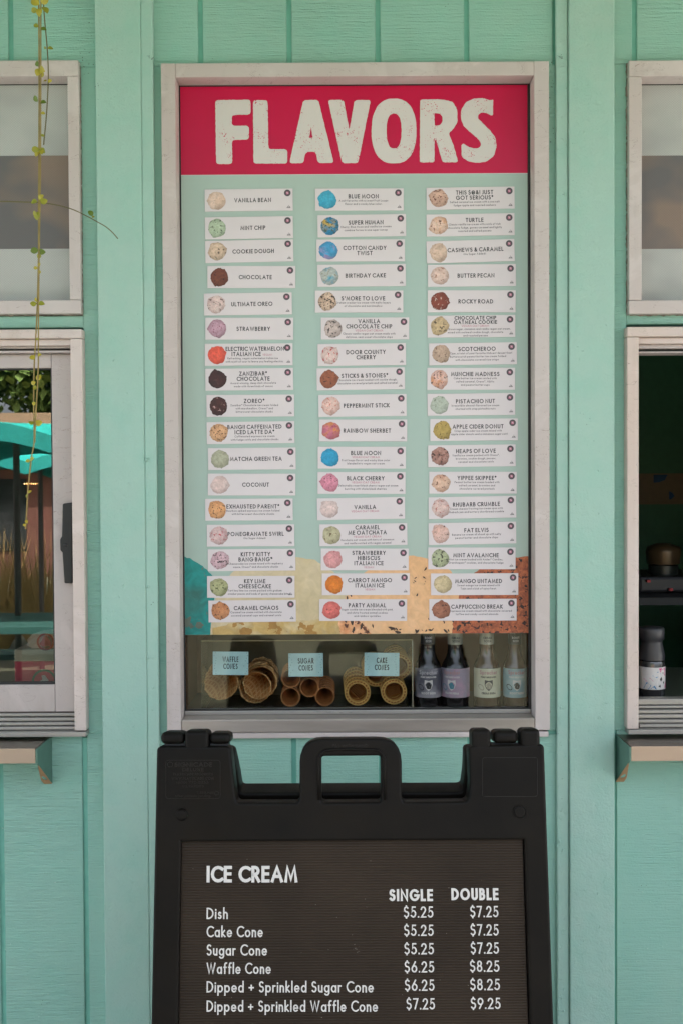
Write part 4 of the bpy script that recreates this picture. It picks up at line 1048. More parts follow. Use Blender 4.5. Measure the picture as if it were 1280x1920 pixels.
M_SIGN = plain('pale aqua card', (.46, .68, .68, 1), .5, var=.22, vs=14)
for (a, b, c_, d_), lines, lab in (((399,1222,466,1266),('WAFFLE','CONES'),'pale blue sign reading WAFFLE CONES'), ((541,1225,606,1269),('SUGAR','CONES'),'pale blue sign reading SUGAR CONES'), ((682.5,1224,748,1268),('CAKE','CONES'),'pale blue sign reading CAKE CONES')):
    yS = YA0 - .0025
    P = W((a+c_)/2, (b+d_)/2, yS); k = (yS+D)/F
    w2, h2 = (c_-a)/2*k, (d_-b)/2*k
    r = MB().box(-w2, w2, 0, .0012, -h2, h2).build('cone_sign', M_SIGN)
    r.location = P; r.rotation_euler = (0, R(.7 if lines[0] != 'SUGAR' else -.3), 0)
    tag(r, lab, 'sign', 'cone signs on the acrylic case')
    lm_ = MB()
    for i, t in enumerate(lines):
        st_, wd = strokes(t, 10.4*k, 1.5*k, .5, .28, width=(30 if i == 0 and t != 'CAKE' else 20 if t == 'CAKE' else 27)*k)
        ribbon(lm_, st_, 1.5*k, lambda x, z, h_, wd=wd, i=i: (x-wd/2, -.0001-h_, (2.5 if i == 0 else -10.8)*k+z))
    lm_.build('lettering', M_INK, r, world=False, fixn=False)
    dm = MB()
    for sgn in (-1, 1):
        for i in range(9):
            x_ = sgn*(w2-rr.uniform(1.5, 9)*k); z_ = -h2+(i+.5)*2*h2/9; s_ = .45*k
            dm.box(x_-s_, x_+s_, -.0002, -.00005, z_-s_*1.3, z_+s_*1.3)
    tag(dm.build('printed_dots', M_INKS, r, world=False), kind='stuff')

# bottles
def bottle(px, pw, glass, lab, l1, cap_col, label, ink, emb, name_w, txt2, shield, depth=.085):
    pb = W(px, 1327, depth); k = (depth+D)/F
    r0 = pw/2*k
    r = empty('soda_bottle', (pb.x, depth, ZF), label, 'bottle', 'soda bottles in the window')
    zr_ = lambda py: wz(py, px, depth) - ZF
    H = zr_(1150)
    prof = [(.0005, .001), (r0*.9, .001), (r0, .006), (r0, zr_(1253)), (r0*.97, zr_(1248)), (r0*.86, zr_(1241)), (r0*.68, zr_(1233)), (r0*.57, zr_(1224)), (r0*.52, zr_(1210)), (r0*.50, zr_(1180)), (r0*.46, H*.95)]
    MB().lathe(prof, (pb.x, depth, ZF), 'Z', 36).build('bottle_body', glass, r, smooth=True)
    MB().lathe([(r0*.43, H*.945), (r0*.54, H*.955), (r0*.54, H*.985), (r0*.45, H*1.0), (.0002, H*1.0)], (pb.x, depth, ZF), 'Z', 28).build('cap', cap_col, r, bevel=0)
    MB().lathe([(r0*.545, zr_(1207)), (r0*.545, zr_(1204)), (r0*.53, zr_(1180))], (pb.x, depth, ZF), 'Z', 28).build('neck_label', cap_col, r, smooth=True)
    zl0, zl1 = wz(1309, px, depth-r0), wz(1254.5, px, depth-r0)
    rl_ = r0*1.012
    n = 28; mb = MB(); A0, A1 = 190, 350
    def cyl(u, z, h, rl_=rl_):      # u metres along the surface from the front
        a = -math.pi/2 + u/rl_; return (pb.x+(rl_+h)*math.cos(a), depth+(rl_+h)*math.sin(a), z)
    vs = []; 
    for i in range(n+1):
        u = (-1.35+2.7*i/n)*rl_; vs += [cyl(u, zl0, 0), cyl(u, zl1, 0)]
    mb.add(vs, [(2*i, 2*i+2, 2*i+3, 2*i+1) for i in range(n)]); mb.build('paper_label', lab, r, smooth=True)
    hh = (zl1-zl0)
    t1 = MB(); off = l1*r0
    for t, cap_, zz_, wd_, sw_ in (('Sprecher', 8.0*k, .80, name_w, 1.5*k), ):
        st_, wd = strokes(t, cap_, sw_, .6, .16, width=wd_*k)
        ribbon(t1, st_, sw_, lambda x, z, h_: cyl(off+x-wd/2, zl0+hh*zz_+z, .0003+h_))
    t1.build('brand_lettering', ink, r, fixn=False)
    t2 = MB()
    for t, cap_, zz_, wd_, sw_ in (('FIRE BREWED', 3.2*k, .68, 30, .8*k), (txt2, 4.0*k, .12, 27, 1.0*k)):
        st_, wd = strokes(t, cap_, sw_, .6, .16, width=wd_*k)
        ribbon(t2, st_, sw_, lambda x, z, h_: cyl(off+x-wd/2, zl0+hh*zz_+z, .0003+h_))
    t2.build('label_lettering', shield, r, fixn=False)
    # shield shaped emblem
    sh = MB(); P = [(-.9, .95), (0, .8), (.9, .95), (.95, .1), (.6, -.55), (0, -1), (-.6, -.55), (-.95, .1)]
    sh.add([cyl(off+x*9*k*.9, zl0+hh*.43+z*10.5*k, .0004) for x, z in P], [tuple(range(8))])
    sh.build('emblem', shield, r)
    e2 = MB()
    for cx_, cz_, rx_, rz_ in ((0, 2, 3.4, 3.2), (-1.5, -3, 2.6, 3.2), (3.2, -1.5, 2, 3.6), (.5, -5.5, 3.8, 1.6), (-4, .8, 1.6, 1.2)):
        n_ = 10; e2.add([cyl(off+(cx_+rx_*math.cos(6.283*i/n_))*k, zl0+hh*.43+(cz_+rz_*math.sin(6.283*i/n_))*k, .0006+.00002*cx_) for i in range(n_)], [tuple(range(n_))])
    e2.build('emblem', emb, r)
    # round stamp at lower left
    e3 = MB(); n_ = 16
    ring = [(4.6*k*math.cos(6.283*i/n_)*1.15, 4.6*k*math.sin(6.283*i/n_)) for i in range(n_)]
    ribbon(e3, [(ring, True, 0), ([(-5*k, -1*k), (5*k, 1.2*k)], False, 1)], 1.3*k, lambda x, z, h_: cyl(off-14.5*k+x, zl0+hh*.36+z-x*.4, .0003+h_))
    e3.build('printed_stamp', emb, r, fixn=False)
    # printed neck band
    nb = MB()
    for t, py_ in zip((('ROOT', 'BEER') if 'ROOT' in txt2 else ('CREAM', 'SODA')), (1196.5, 1202.5)):
        st_, wd = strokes(t, 4.2*k, .8*k, .8, .2)
        ribbon(nb, st_, .8*k, lambda x, z, h_: cyl(x-wd/2, ZF+zr_(py_)+z, .0004+h_, r0*.545))
    nb.build('neck_lettering', M_INKS if cap_col is M_CAPW else M_SILV, r, fixn=False)
    return r
def glassy(name, c, rough=.08):
    m = NM(name, rough, 0, .6); m.col(c); m.b.inputs['Coat Weight'].default_value = .6; m.b.inputs['Coat Roughness'].default_value = .03; return m.m
M_GBLK = glassy('near black bottle glass', (.010, .008, .008, 1)); M_GBRN = glassy('cream soda bottle glass', (.065, .036, .02, 1))
def lab_mat(name, a, b):
    m = NM(name, .45).world(); m.col(m.mix(m.ramp(m.noise(22, 2), .4, .6), hexc(a), hexc(b))); return m.m
M_CAPW = plain('cream cap', (.36, .35, .29, 1), .35, .2); M_CAPB = plain('black cap', (.03, .03, .03, 1), .35, .2)
M_SILV = plain('silver grey print', (.42, .40, .42, 1), .4); M_PINKS = plain('dusty rose print', (.42, .25, .26, 1), .5)
bottle(802, 51, M_GBLK, lab_mat('slate label', '#4d4c58', '#8b868f'), -.05, M_CAPB, 'dark root beer bottle nearest the acrylic case', M_SILV, M_INK, 36, 'ROOT BEER', M_WHITE)
bottle(853, 53, M_GBLK, lab_mat('lilac label', '#958a98', '#b48ea2'), -.38, M_CAPW, 'dark bottle with lilac and pink label, second of four', M_PINKS, plain('teal print', (.06, .20, .26, 1), .5), 32, 'ORANGE DREAM', M_WHITE)
bottle(912, 51, M_GBRN, lab_mat('cream label', '#b5b39c', '#bcbaa6'), .0, M_CAPW, 'bottle with cream coloured label, third of four', M_PINKS, plain('faded brown print', (.30, .27, .22, 1), .5), 34, 'CREAM SODA', M_INKS)
bottle(964.5, 46, M_GBRN, lab_mat('pale blue label', '#7f9ca4', '#9fb0b0'), .0, M_CAPB, 'bottle with pale blue label beside the right window stop', M_PINKS, M_INK, 33, 'ROOT BEER', M_WHITE)

# ------------------------------------------------------------------ sandwich board
P0 = Vector((0, -D + 1.738, W(640, 1406, -D+1.738).z))   # top centre of the front face
LEAN = R(9.3)
bu = Vector((1, 0, 0)); bv = Vector((0, math.sin(LEAN), math.cos(LEAN))); bn = Vector((0, -math.cos(LEAN), math.sin(LEAN)))
def BL(px, py, off=0.0):        # photo position -> board coordinates (right, up along the panel)
    p = WP(px, py, P0 + bn*off, bn) - P0; return (p.dot(bu), p.dot(bv))
def BM(off): # matrix board plane -> world, off = distance out of the front face
    M = Matrix.Identity(4)
    for i in range(3): M[i][0] = bu[i]; M[i][1] = bv[i]; M[i][2] = bn[i]; M[i][3] = (P0+bn*off)[i]
    return M
vbot = -P0.z/math.cos(LEAN)
board = empty('sandwich_board', (P0.x+.01, P0.y-.05, 0), 'black plastic sandwich board listing ice cream cone prices', 'sign')
uL = (BL(300, 1406)[0] + BL(288, 1915)[0])/2; uR = (BL(1014, 1406)[0] + BL(1033, 1915)[0])/2
TH = .047
def b2(lst): return [BL(*p) for p in lst]
tl = BL(300,1405)[1]
top = [(uL, vbot+.002), (uL-.002 if False else uL, tl), (BL(427,1406)[0], tl)]
outer = b2([(427,1405),(434,1470),(439,1511),(560,1511),(567,1500),(567,1391),(747,1390),(748,1500),(755,1510),(882,1509),(887,1470),(884,1404)])
OUT = [(uL, vbot+.04), (uL, tl)] + outer + [(uR, tl), (uR, vbot+.04), (uR-.07, vbot+.04), (uR-.085, vbot+.07), (uL+.085, vbot+.07), (uL+.07, vbot+.04)]
rad = [.01, .004, .004, .02, .012, .008, .010, .036, .036, .010, .008, .014, .010, .004, .004, .01, .01, .01, .01, .01]
HOLE = b2([(597,1413),(719,1412),(720,1510),(597,1511)])
il, ir = (BL(333,1600)[0]+BL(330,1915)[0])/2, (BL(988,1600)[0]+BL(999,1915)[0])/2
it = BL(660, 1572)[1]
REC = [(il, vbot+.16), (il, it), (ir, it), (ir, vbot+.16)]
solid('front_panel', [round_poly(OUT, rad, 6), round_poly(HOLE, .012, 6), round_poly(REC, .004, 3)], TH/2-.005, .005, BM(-TH/2), M_PLAST, board, smooth=False)
MB().build
ins = MB()
def bq(u, v, o): return tuple(P0 + bu*u + bv*v + bn*o)
def bbox(mb, u0, u1, v0, v1, o0, o1):
    c = [bq(u, v, o) for o in (o0, o1) for u, v in ((u0, v0), (u1, v0), (u1, v1), (u0, v1))]
    return mb.add(c, [(0, 1, 2, 3), (4, 7, 6, 5), (0, 4, 5, 1), (1, 5, 6, 2), (2, 6, 7, 3), (3, 7, 4, 0)])
# the insert sheet lies in the recess; own frame so its ribs run level
me = MB().box(il+.004, ir-.007, vbot+.163, it-.004, -.004, 0).mesh('insert_sheet'); 
me.transform(BM(-.010)); ins_o = link_mesh('insert_sheet', me, M_INSERT, board)
me2 = bbox(MB(), il-.002, ir+.002, vbot+.15, it+.002, -.030, -.018).build('recess_back', M_DARK, board)
# rear panel: same outline, leaning the other way
TH2 = .045
piv = P0 + bn*(-TH-.004)
MR = Matrix.Translation(piv) @ Matrix.Rotation(2*LEAN, 4, 'X') @ Matrix.Translation(-piv)
mrear = MR @ BM(-TH-.004-TH2/2)
tr = BL(300, 1428)[1]
OUTR = [(uL, vbot+.04), (uL, tr), (BL(427,1406)[0], tr)] + b2([(434,1470),(438,1511),(881,1509),(885,1470)]) + [(BL(884,1406)[0], tr), (uR, tr), (uR, vbot+.04), (uR-.07, vbot+.04), (uR-.085, vbot+.07), (uL+.085, vbot+.07), (uL+.07, vbot+.04)]
radr = [.01, .004, .004, .02, .012, .012, .02, .004, .004, .01, .01, .01, .01, .01]
solid('rear_panel', [round_poly(OUTR, radr, 6)], TH2/2-.005, .005, mrear, M_PLAST, board)
# soft mouldings of the handle and the shoulders
def rim(pts, r, off=.0, name='moulding'):
    mb = MB(); mb.tube([bq(*BL(*p), off) for p in pts], r, 10); return mb.build(name, M_PLAST, board, smooth=True)
rim([(598,1500),(596.5,1440),(597,1424),(601,1414),(609,1408),(622,1406),(660,1405),(695,1406),(707,1407),(716,1413),(720,1424),(720.5,1440),(721,1500)], .0028, .0008)
# hinges
def hinge(px0_, px1_, py0, py1, off, th=.030, r=.010, name='hinge_knuckle', dv=0):
    u0, v1_ = BL(px0_, py0, off); u1, v0_ = BL(px1_, py1, off)
    return bbox(MB(), u0, u1, v0_, v1_, off-th, off).build(name, M_PLAST, board, bevel=r, segs=4, smooth=False)
hinge(346, 391, 1370, 1416, -.0005, .05, .008)
hinge(301, 345, 1373, 1396, -.004, .055, .009); hinge(392, 432, 1374, 1396, -.004, .055, .009)
hinge(884, 921, 1367.5, 1412, -.0005, .05, .008); hinge(976, 1013.5, 1367, 1412, -.0005, .05, .008)
hinge(925, 972, 1370, 1395, -.004, .055, .009)
hb = MB()
for a, b in ((306, 345), (392, 426), (924, 974)):
    u0, v1_ = BL(a, 1396); u1, v0_ = BL(b, 1408); bbox(hb, u0, u1, v0_, v1_, -.045, -.014)
hb.build('hinge_core', M_DARK, board)
# handle grip pads
# embossed frames and lettering
def emb(mb, pts, closed, sw, th=.0011):
    ribbon(mb, [([BL(*p) for p in pts], closed, 0)], sw, lambda x, y, h: bq(x, y, h), thick=th)
def rrect(x0, y0, x1, y1, r): return round_poly([(x0, y0), (x1, y0), (x1, y1), (x0, y1)], r, 4)
for q_ in ((311, 1426, 413, 1498, 5), (904, 1421, 1007, 1494, 5)):
    em = MB(); emb(em, rrect(*q_), True, .0008, .0007); em.build('embossed_border', M_EMB, board)
et = MB()
def btext(mb, t, x0, x1, base, cap_px, sw_px, lift=.0, th=0, center=False):
    a = BL(x0, base); b = BL(x1, base); c = BL(x0, base-cap_px)
    cap_ = c[1]-a[1]; k = cap_/cap_px; sw = sw_px*k
    st_, wd = strokes(t, cap_, sw, .8, .20, width=(b[0]-a[0]))
    sl_ = (b[1]-a[1])/(b[0]-a[0])
    ribbon(mb, st_, sw, lambda x, y, h: bq(a[0]+x, a[1]+y+x*sl_, h+lift), thick=th)
for t, x0, x1, b, c_, s_ in (('SIGNICADE', 327, 398, 1438.5, 8.5, 1.7), ('DELUXE', 342, 382, 1447, 6.5, 1.3), ('PLASTICADE PRODUCTS', 325, 399, 1454.5, 4.8, .9), ('WWW.PLASTICADE.COM', 322, 401, 1462.8, 5.6, 1), ('(800) 772-0355', 331, 391, 1470.4, 5.6, 1), ('U.S. PATENTS', 342, 382, 1477, 4.4, .9), ('7,353,960', 369, 400, 1489, 4.2, .8), ('other patents pending.', 328, 396, 1495, 4.6, .8)):
    btext(et, t, x0, x1, b, c_, s_, th=.0009)
emb(et, [(319+5*math.cos(i*.524), 1434+4.6*math.sin(i*.524)) for i in range(12)], True, .0011)
emb(et, [(406+4*math.cos(i*.524), 1488+3.6*math.sin(i*.524)) for i in range(12)], True, .0009)
et.build('embossed_lettering', M_EMB, board, fixn=False)
ft = MB(); btext(ft, 'FILL WITH SAND', 623, 690, 1402, 6.2, 1.1, th=.0007); ft.build('embossed_lettering', M_EMB, board, fixn=False)
# plug on the left shoulder, ring on the right
u, v = BL(341.5, 1527.5)
pl = MB(); pl.lathe([(.0108, 0), (.0106, .0028), (.0088, .0045), (.0082, .0042), (.0074, .0052), (.003, .0058), (.00001, .0058)], (0, 0, 0), 'Z', 18)
me = pl.mesh('fill_plug', smooth=False); me.transform(BM(0) @ Matrix.Translation((u, v, -.0003))); link_mesh('fill_plug', me, M_PLAST, board)
u, v = BL(973.5, 1523)
pl = MB(); pl.lathe([(.0122, 0), (.0118, .0012), (.0104, .0012), (.0098, -.002), (.0094, .001), (.0080, .0016), (.00001, .0016)], (0, 0, 0), 'Z', 28)
me = pl.mesh('fill_plug'); me.transform(BM(0) @ Matrix.Translation((u, v, .0002))); link_mesh('fill_plug', me, M_PLAST, board)
# price lettering on the insert sheet
OI = -.010
def itext(t, x0, x1, base, cap_px, sw_px, name):
    mb = MB()
    f = lambda a_, b_: (WP(a_, b_, P0+bn*OI, bn)-P0)
    a, b, c = f(x0, base), f(x1, base), f(x0, base-cap_px)
    cap_ = (c-a).dot(bv); k = cap_/cap_px; sw = sw_px*k
    st_, wd = strokes(t, cap_, sw, .7, .22 if cap_px < 30 else .13, width=(b-a).dot(bu), space=.42)
    sl_ = (b-a).dot(bv)/(b-a).dot(bu); u0, v0_ = a.dot(bu), a.dot(bv)
    ribbon(mb, st_, sw, lambda x, y, h: bq(u0+x, v0_+y+x*sl_, OI+.00025+h))
    mb.build(name, M_VINYLW, board, fixn=False)
itext('ICE CREAM', 387.5, 558, 1655.3, 31.3, 6.0, 'heading_lettering')
itext('SINGLE', 729, 811, 1690.3, 22.6, 4.6, 'heading_lettering'); itext('DOUBLE', 845.5, 934, 1688.5, 22.6, 4.6, 'heading_lettering')
for t, x1, b in (('Dish', 427.5, 1724), ('Cake Cone', 493, 1758), ('Sugar Cone', 501, 1792.5), ('Waffle Cone', 508, 1827), ('Dipped + Sprinkled Sugar Cone', 700, 1861.8), ('Dipped + Sprinkled Waffle Cone', 708, 1898)):
    itext(t, 387.5, x1, b, 21.3, 2.75, 'price_lettering')
for t, x0, x1, b in (('$5.25',756,812,1721.3),('$5.25',756.5,812.5,1755.6),('$5.25',757,813,1790.2),('$6.25',757.5,813.5,1824.3),('$6.25',758,814,1858.6),('$7.25',761,815,1893.6),
                     ('$7.25',880.5,934,1720.5),('$7.25',881,934.5,1754.8),('$7.25',881.5,935,1789),('$8.25',880,936,1823),('$8.25',880.5,937,1857.4),('$9.25',881.5,938,1892.8)):
    itext(t, x0, x1, b, 21.3, 2.75, 'price_lettering')

sc = MB(); rs_ = random.Random(21)
for i in range(46):
    if i < 9: a_, b_ = rs_.gauss(668, 5), rs_.gauss(1779, 4)
    else: a_, b_ = rs_.uniform(345, 980), rs_.uniform(1600, 1912)
    f_ = WP(a_, b_, P0+bn*OI, bn)-P0; u_, v_ = f_.dot(bu), f_.dot(bv); e_ = rs_.uniform(.0003, .0009); g_ = rs_.uniform(0, 3)
    sc.add([bq(u_+e_*(1+.8*(j % 2))*math.cos(g_+j*1.2), v_+e_*.6*math.sin(g_+j*1.2), OI+.0006) for j in range(5)], [(0, 1, 2, 3, 4)])
tag(sc.build('scuff', plain('pale dust scuff', (.20, .17, .13, 1), .8), board), kind='stuff')
# ------------------------------------------------------------------ things seen through the serving windows
mk = lambda n, h, **k: plain(n, h, **k)
# left: counter, pink box, liners, bag
yi = .13
cz = wz(1290, 60, yi)
cnt = empty('serving_counter', (-1.2, .4, 0), 'dark counter behind the left sliding window', 'counter')
MB().box(-2.4, wx(150, 1290, yi), .06, .7, cz-.04, cz).build('counter_top', mk('dark counter laminate', (.035, .035, .03, 1), rough=.3), cnt)
MB().box(-2.4, wx(150, 1290, yi), .1, .66, .02, cz-.041).build('counter_front', mk('dark green counter front', (.02, .05, .035, 1)), cnt)
xb0, xb1 = wx(27, 1260, .09), wx(140, 1260, .09)
zb1 = wz(1240, 60, .09)
box = empty('carton', ((xb0+xb1)/2, .15, cz), 'pink carton with round emblem inside the left window', 'box')
MB().box(xb0, xb1, .09, .24, cz+.0003, zb1).build('carton_body', mk('pink carton', '#c8405a'), box, bevel=.002)
e = W(83, 1280, .089); q = MB(); q.lathe([(.030, 0), (.025, -.0002), (.0249, -.0002)], (e.x, .0893, e.z), 'Y', 32); 
MB().lathe([(.030, 0), (.0245, -.0003)], (e.x, .0893, e.z+.002), 'Y', 32).build('emblem', mk('green ring print', '#1f6b52'), box)
MB().lathe([(.0105, 0), (.00001, -.0006)], (e.x, .0886, e.z+.006), 'Y', 9, wob=lambda a, i: .35*math.sin(3*a)+.25*math.sin(5*a)).build('emblem', M_WHITE, box)
pp = MB(); zc = zb1+.0006
for i in range(9):
    h_ = .0031; s_ = rr.uniform(-.0015, .0015); pp.box(xb0+.001+s_, xb1, .088+s_, .235, zc, zc+h_-.0005); zc += h_
o = pp.build('paper_stack', mk('cream paper liners', '#c9c2a8')); tag(o, 'stack of cream paper liners on the pink carton', 'paper stack')
bg_ = MB(); c0 = W(92, 1206, .13); prof = [(.052, 0), (.056, .006), (.052, .018), (.040, .030), (.020, .036), (.0005, .037)]
bg_.lathe(prof, (c0.x, .15, zc+.0005), 'Z', 26, wob=lambda a, i: .12*math.sin(5*a+i)+.06*math.sin(11*a+2*i))
o = bg_.build('paper_bag', mk('white paper bag', '#c4c0b8', var=.2, vs=80)); tag(o, 'crumpled white bag with red round emblem on the paper stack', 'bag')
eb = MB(); eb.lathe([(.021, 0), (.0165, -.0004)], (c0.x+.004, .0885, zc+.018), 'Y', 28).build('emblem', mk('red ring print', '#8f2a35'), o)
MB().lathe([(.013, 0), (.00001, -.0006)], (c0.x+.004, .0886, zc+.018), 'Y', 9, wob=lambda a, i: .3*math.sin(3*a)).build('emblem', mk('red print', '#a05058'), o)

# right: counter, jar, machine, board on far wall
czr = wz(1321, 1240, .10)
ct = empty('serving_counter', (1.2, .4, 0), 'dark counter behind the right open window', 'counter')
MB().box(wx(1160, 1320, .1), 2.4, .06, .6, czr-.04, czr).build('counter_top', mk('green grey counter laminate', (.07, .085, .06, 1), rough=.3), ct)
MB().box(wx(1160, 1320, .1), 2.4, .1, .56, .02, czr-.041).build('counter_front', mk('dark green counter side', (.02, .05, .035, 1)), ct)
jy = .12; jc = W(1221, 1300, jy); kk = (jy+D)/F; jr = 24.5*kk
jar = empty('cup_dispenser', (jc.x, jy, czr), 'black lidded clear jar with pink and blue label inside right window', 'jar')
zj = lambda py: wz(py, 1221, jy)
MB().lathe([(.0004, 0), (jr*.95, .0005), (jr, .006), (jr, zj(1243)-czr), (jr*.94, zj(1238)-czr)], (jc.x, jy, czr+.0003), 'Z', 32).build('jar_body', glassy('smoky jar plastic', (.03, .03, .03, 1), .15), jar, smooth=True)
MB().lathe([(jr*.96, zj(1236)-czr), (jr*.98, zj(1228)-czr), (jr*.80, zj(1205)-czr), (jr*.80, zj(1200)-czr), (jr*.93, zj(1198)-czr), (jr*.96, zj(1180)-czr), (jr*.90, zj(1176)-czr), (.0004, zj(1176)-czr)], (jc.x, jy, czr), 'Z', 32).build('lid', mk('black lid plastic', (.03, .03, .034, 1), rough=.4), jar, smooth=True)
def jcyl(u, z, h=0): a = -math.pi/2+u/jr; return (jc.x+(jr*1.01+h)*math.cos(a), jy+(jr*1.01+h)*math.sin(a), z)
lb = MB(); vs = []
z0_, z1_ = zj(1289), zj(1248)
for i in range(25): u = (-1.45+2.9*i/24)*jr; vs += [jcyl(u, z0_), jcyl(u, z1_)]
lb.add(vs, [(2*i, 2*i+2, 2*i+3, 2*i+1) for i in range(24)]); lb.build('jar_label', mk('white jar label', '#c9c6c4'), jar, smooth=True)
def patch(pts, mat, h=.0004, nm_='label_print'):
    mb = MB(); mb.add([jcyl(x*kk, z0_+z*kk, h) for x, z in pts], [tuple(range(len(pts)))]); mb.build(nm_, mat, jar)
M_LB = mk('blue shard print', '#3a7fae'); M_LP = mk('magenta shard print', '#c2407c')
patch([(-22,2),(-16,14),(-8,8),(-12,0.5)], M_LB); patch([(-6,26),(4,34),(10,30),(2,22)], M_LB, .00045); patch([(14,38),(22,40),(24,24),(17,28)], M_LP)
patch([(-22,20),(-10,22),(-4,16),(-16,15)], M_LP, .00045); patch([(6,40),(13,40),(10,31)], M_LP, .0005); patch([(-10,1),(-2,8),(2,1)], M_LB, .0005); patch([(20,2),(26,14),(26,2)], M_LP, .00045)
patch([(3,3),(2,12),(6,22),(3,30),(8,36),(15,36),(18,28),(20,14),(21,3)], M_WHITE, .0006)
for pts in ([(8,20),(12,24),(13,18),(10,15)], [(5,6),(9,10),(10,4)], [(15,13),(19,16),(19,9)], [(14,31),(17,33),(16,28)]): patch(pts, M_INK, .0008)
tj = MB()
for t, zz_ in (('fresh', 31), ('scoops', 26)):
    st_, wd = strokes(t, 4*kk, .6*kk, .7, .2)
    pass
gaps = MB()
# machines on a back counter
ym = 1.15
mc = empty('blender_machine', (wx(1260, 1100, ym), ym, .9), 'dark drink machine with brass toned lid deep inside right window', 'machine')
pmx = W(1243, 1035, ym); km = (ym+D)/F
MB().lathe([(30*km, -.04), (32*km, 0), (30*km, .018), (12*km, .03), (.0005, .031)], tuple(pmx), 'Z', 24).build('lid', mk('brass toned lid', (.10, .065, .03, 1), rough=.35, metal=.5), mc, smooth=True)
MB().lathe([(26*km, -.12), (27*km, -.045)], tuple(pmx), 'Z', 24).build('bowl', mk('dark bowl', (.02, .025, .02, 1), rough=.3), mc, smooth=True)
q = W(1250, 1100, ym-.1)
MB().box(q.x-.10, q.x+.25, ym-.12, ym+.2, q.z-.02, q.z+.035).build('base', mk('dark machine base', (.018, .018, .018, 1), rough=.4), mc, bevel=.01)
for p_ in ((1217, 1090), (1259, 1106)):
    z_ = W(*p_, ym-.14); MB().box(z_.x-.006, z_.x+.006, ym-.135, ym-.1205, z_.z-.004, z_.z+.004).build('red_button', mk('red button', (.45, .01, .015, 1), rough=.4), mc)
bcn = empty('back_counter', (.9, 1.3, 0), 'dark table deep inside the right window', 'table')
MB().box(.4, 2.6, ym-.25, ym+.5, q.z-.045, q.z-.021).build('table_top', mk('dark table top', (.02, .022, .02, 1)), bcn)
for x_ in (.45, 1.15, 2.5): MB().box(x_, x_+.04, ym-.22, ym-.18, .021, q.z-.046).build('leg', mk('grey table leg', (.05, .05, .05, 1)), bcn)
yb_ = 2.4
a, b = W(1180, 888, yb_), W(1330, 945, yb_)
nb = empty('notice_board', ((a.x+b.x)/2, yb_, b.z), 'tan cardboard strip with blue shapes on far green wall', 'notice')
MB().box(a.x, b.x, yb_, yb_+.01, b.z, a.z).build('board_sheet', mk('tan cardboard', (.20, .155, .085, 1)), nb)
kb = (yb_+D)/F
for P in ([(1225,890),(1251,890),(1246,900),(1236,904),(1225,905)], [(1254,921),(1260,924),(1264,930),(1258,936),(1254,936)]):
    pts = [W(*p_, yb_-.002) for p_ in P]; MB().add([tuple(p_) for p_ in pts], [tuple(range(len(pts)))]).build('blue_shape', mk('blue print', (.015, .08, .18, 1)), nb)
MB().box(.2, 3.9, yb_+.011, yb_+.03, .021, TOPZ-.01).build('partition', M_ROOM, bld)

# ------------------------------------------------------------------ what the left pane mirrors: patio behind the camera
def MP(px, py, dist):            # point that the left pane shows at a photo position, dist metres out in front of the wall
    p = W(px, py, dist); return Vector((p.x, .06-dist, p.z))
M_TEAL = plain('teal umbrella canvas', (.01, .36, .30, 1), .7); M_PT = plain('teal picnic table paint', (.04, .12, .10, 1), .5)
def umbrella(px, py, dist, rad_, label, hgt=.15, n=8, rot=0):
    c = MP(px, py, dist)
    r = empty('patio_umbrella', (c.x, c.y, 0), label, 'umbrella', 'teal umbrellas over the patio')
    top = MB(); vs = [(c.x, c.y, c.z+hgt)]; seg = 6; N = n*seg
    for i in range(N):
        a = 2*math.pi*i/N+rot; t = (i % seg)/seg; sg = math.sin(math.pi*t)
        rr_ = rad_*(1-.05*sg); vs.append((c.x+rr_*math.cos(a), c.y+rr_*math.sin(a), c.z+.09*sg))
    nv = len(vs)
    for i in range(N):
        x, y, z = vs[1+i]; vs.append((x, y, z-.10))
    fs = [(0, 1+i, 1+(i+1) % N) for i in range(N)]
    top.add(vs[:1+N], fs); top.build('canopy', M_TEAL, r)
    va = MB(); va.add(vs[1:], [(i, (i+1) % N, N+(i+1) % N, N+i) for i in range(N)]); va.build('valance', plain('deep teal valance', (.008, .26, .22, 1), .7), r)
    MB().lathe([(.022, 0), (.022, c.z+hgt)], (c.x, c.y, 0), 'Z', 10).build('pole', M_TRACK, r)
    for i in range(n):
        a = 2*math.pi*i/n+rot; MB().tube([(c.x, c.y, c.z+hgt-.03), (c.x+rad_*.97*math.cos(a), c.y+rad_*.97*math.sin(a), c.z-.01)], .008, 5).build('rib', M_DARK, r)
umbrella(30, 836, 4.2, 1.05, 'nearest teal scalloped umbrella mirrored in the left pane', rot=.25)
umbrella(75, 872, 6.4, 1.0, 'farther teal umbrella mirrored below the nearest one', rot=.6)
c = MP(40, 1150, 4.0)
pt = empty('picnic_table', (c.x, c.y, 0), 'teal picnic table mirrored in the left pane', 'table')
zt_ = min(.76, c.z)
for i in range(5): MB().box(c.x-.9, c.x+.9, c.y-.36+i*.148, c.y-.36+i*.148+.138, zt_-.04, zt_).build('table_board', M_PT, pt)
for sy in (-.72, .6): MB().box(c.x-.9, c.x+.9, c.y+sy, c.y+sy+.24, .42, .46).build('bench_board', M_PT, pt)
for sx in (-.7, .7):
    MB().tube([(c.x+sx, c.y-.65, 0), (c.x+sx, c.y-.15, zt_-.04)], .03, 4).build('leg', M_PT, pt); MB().tube([(c.x+sx, c.y+.65, 0), (c.x+sx, c.y+.15, zt_-.04)], .03, 4).build('leg', M_PT, pt)
    MB().box(c.x+sx-.03, c.x+sx+.03, c.y-.7, c.y+.82, .34, .419).build('bench_support', M_PT, pt)
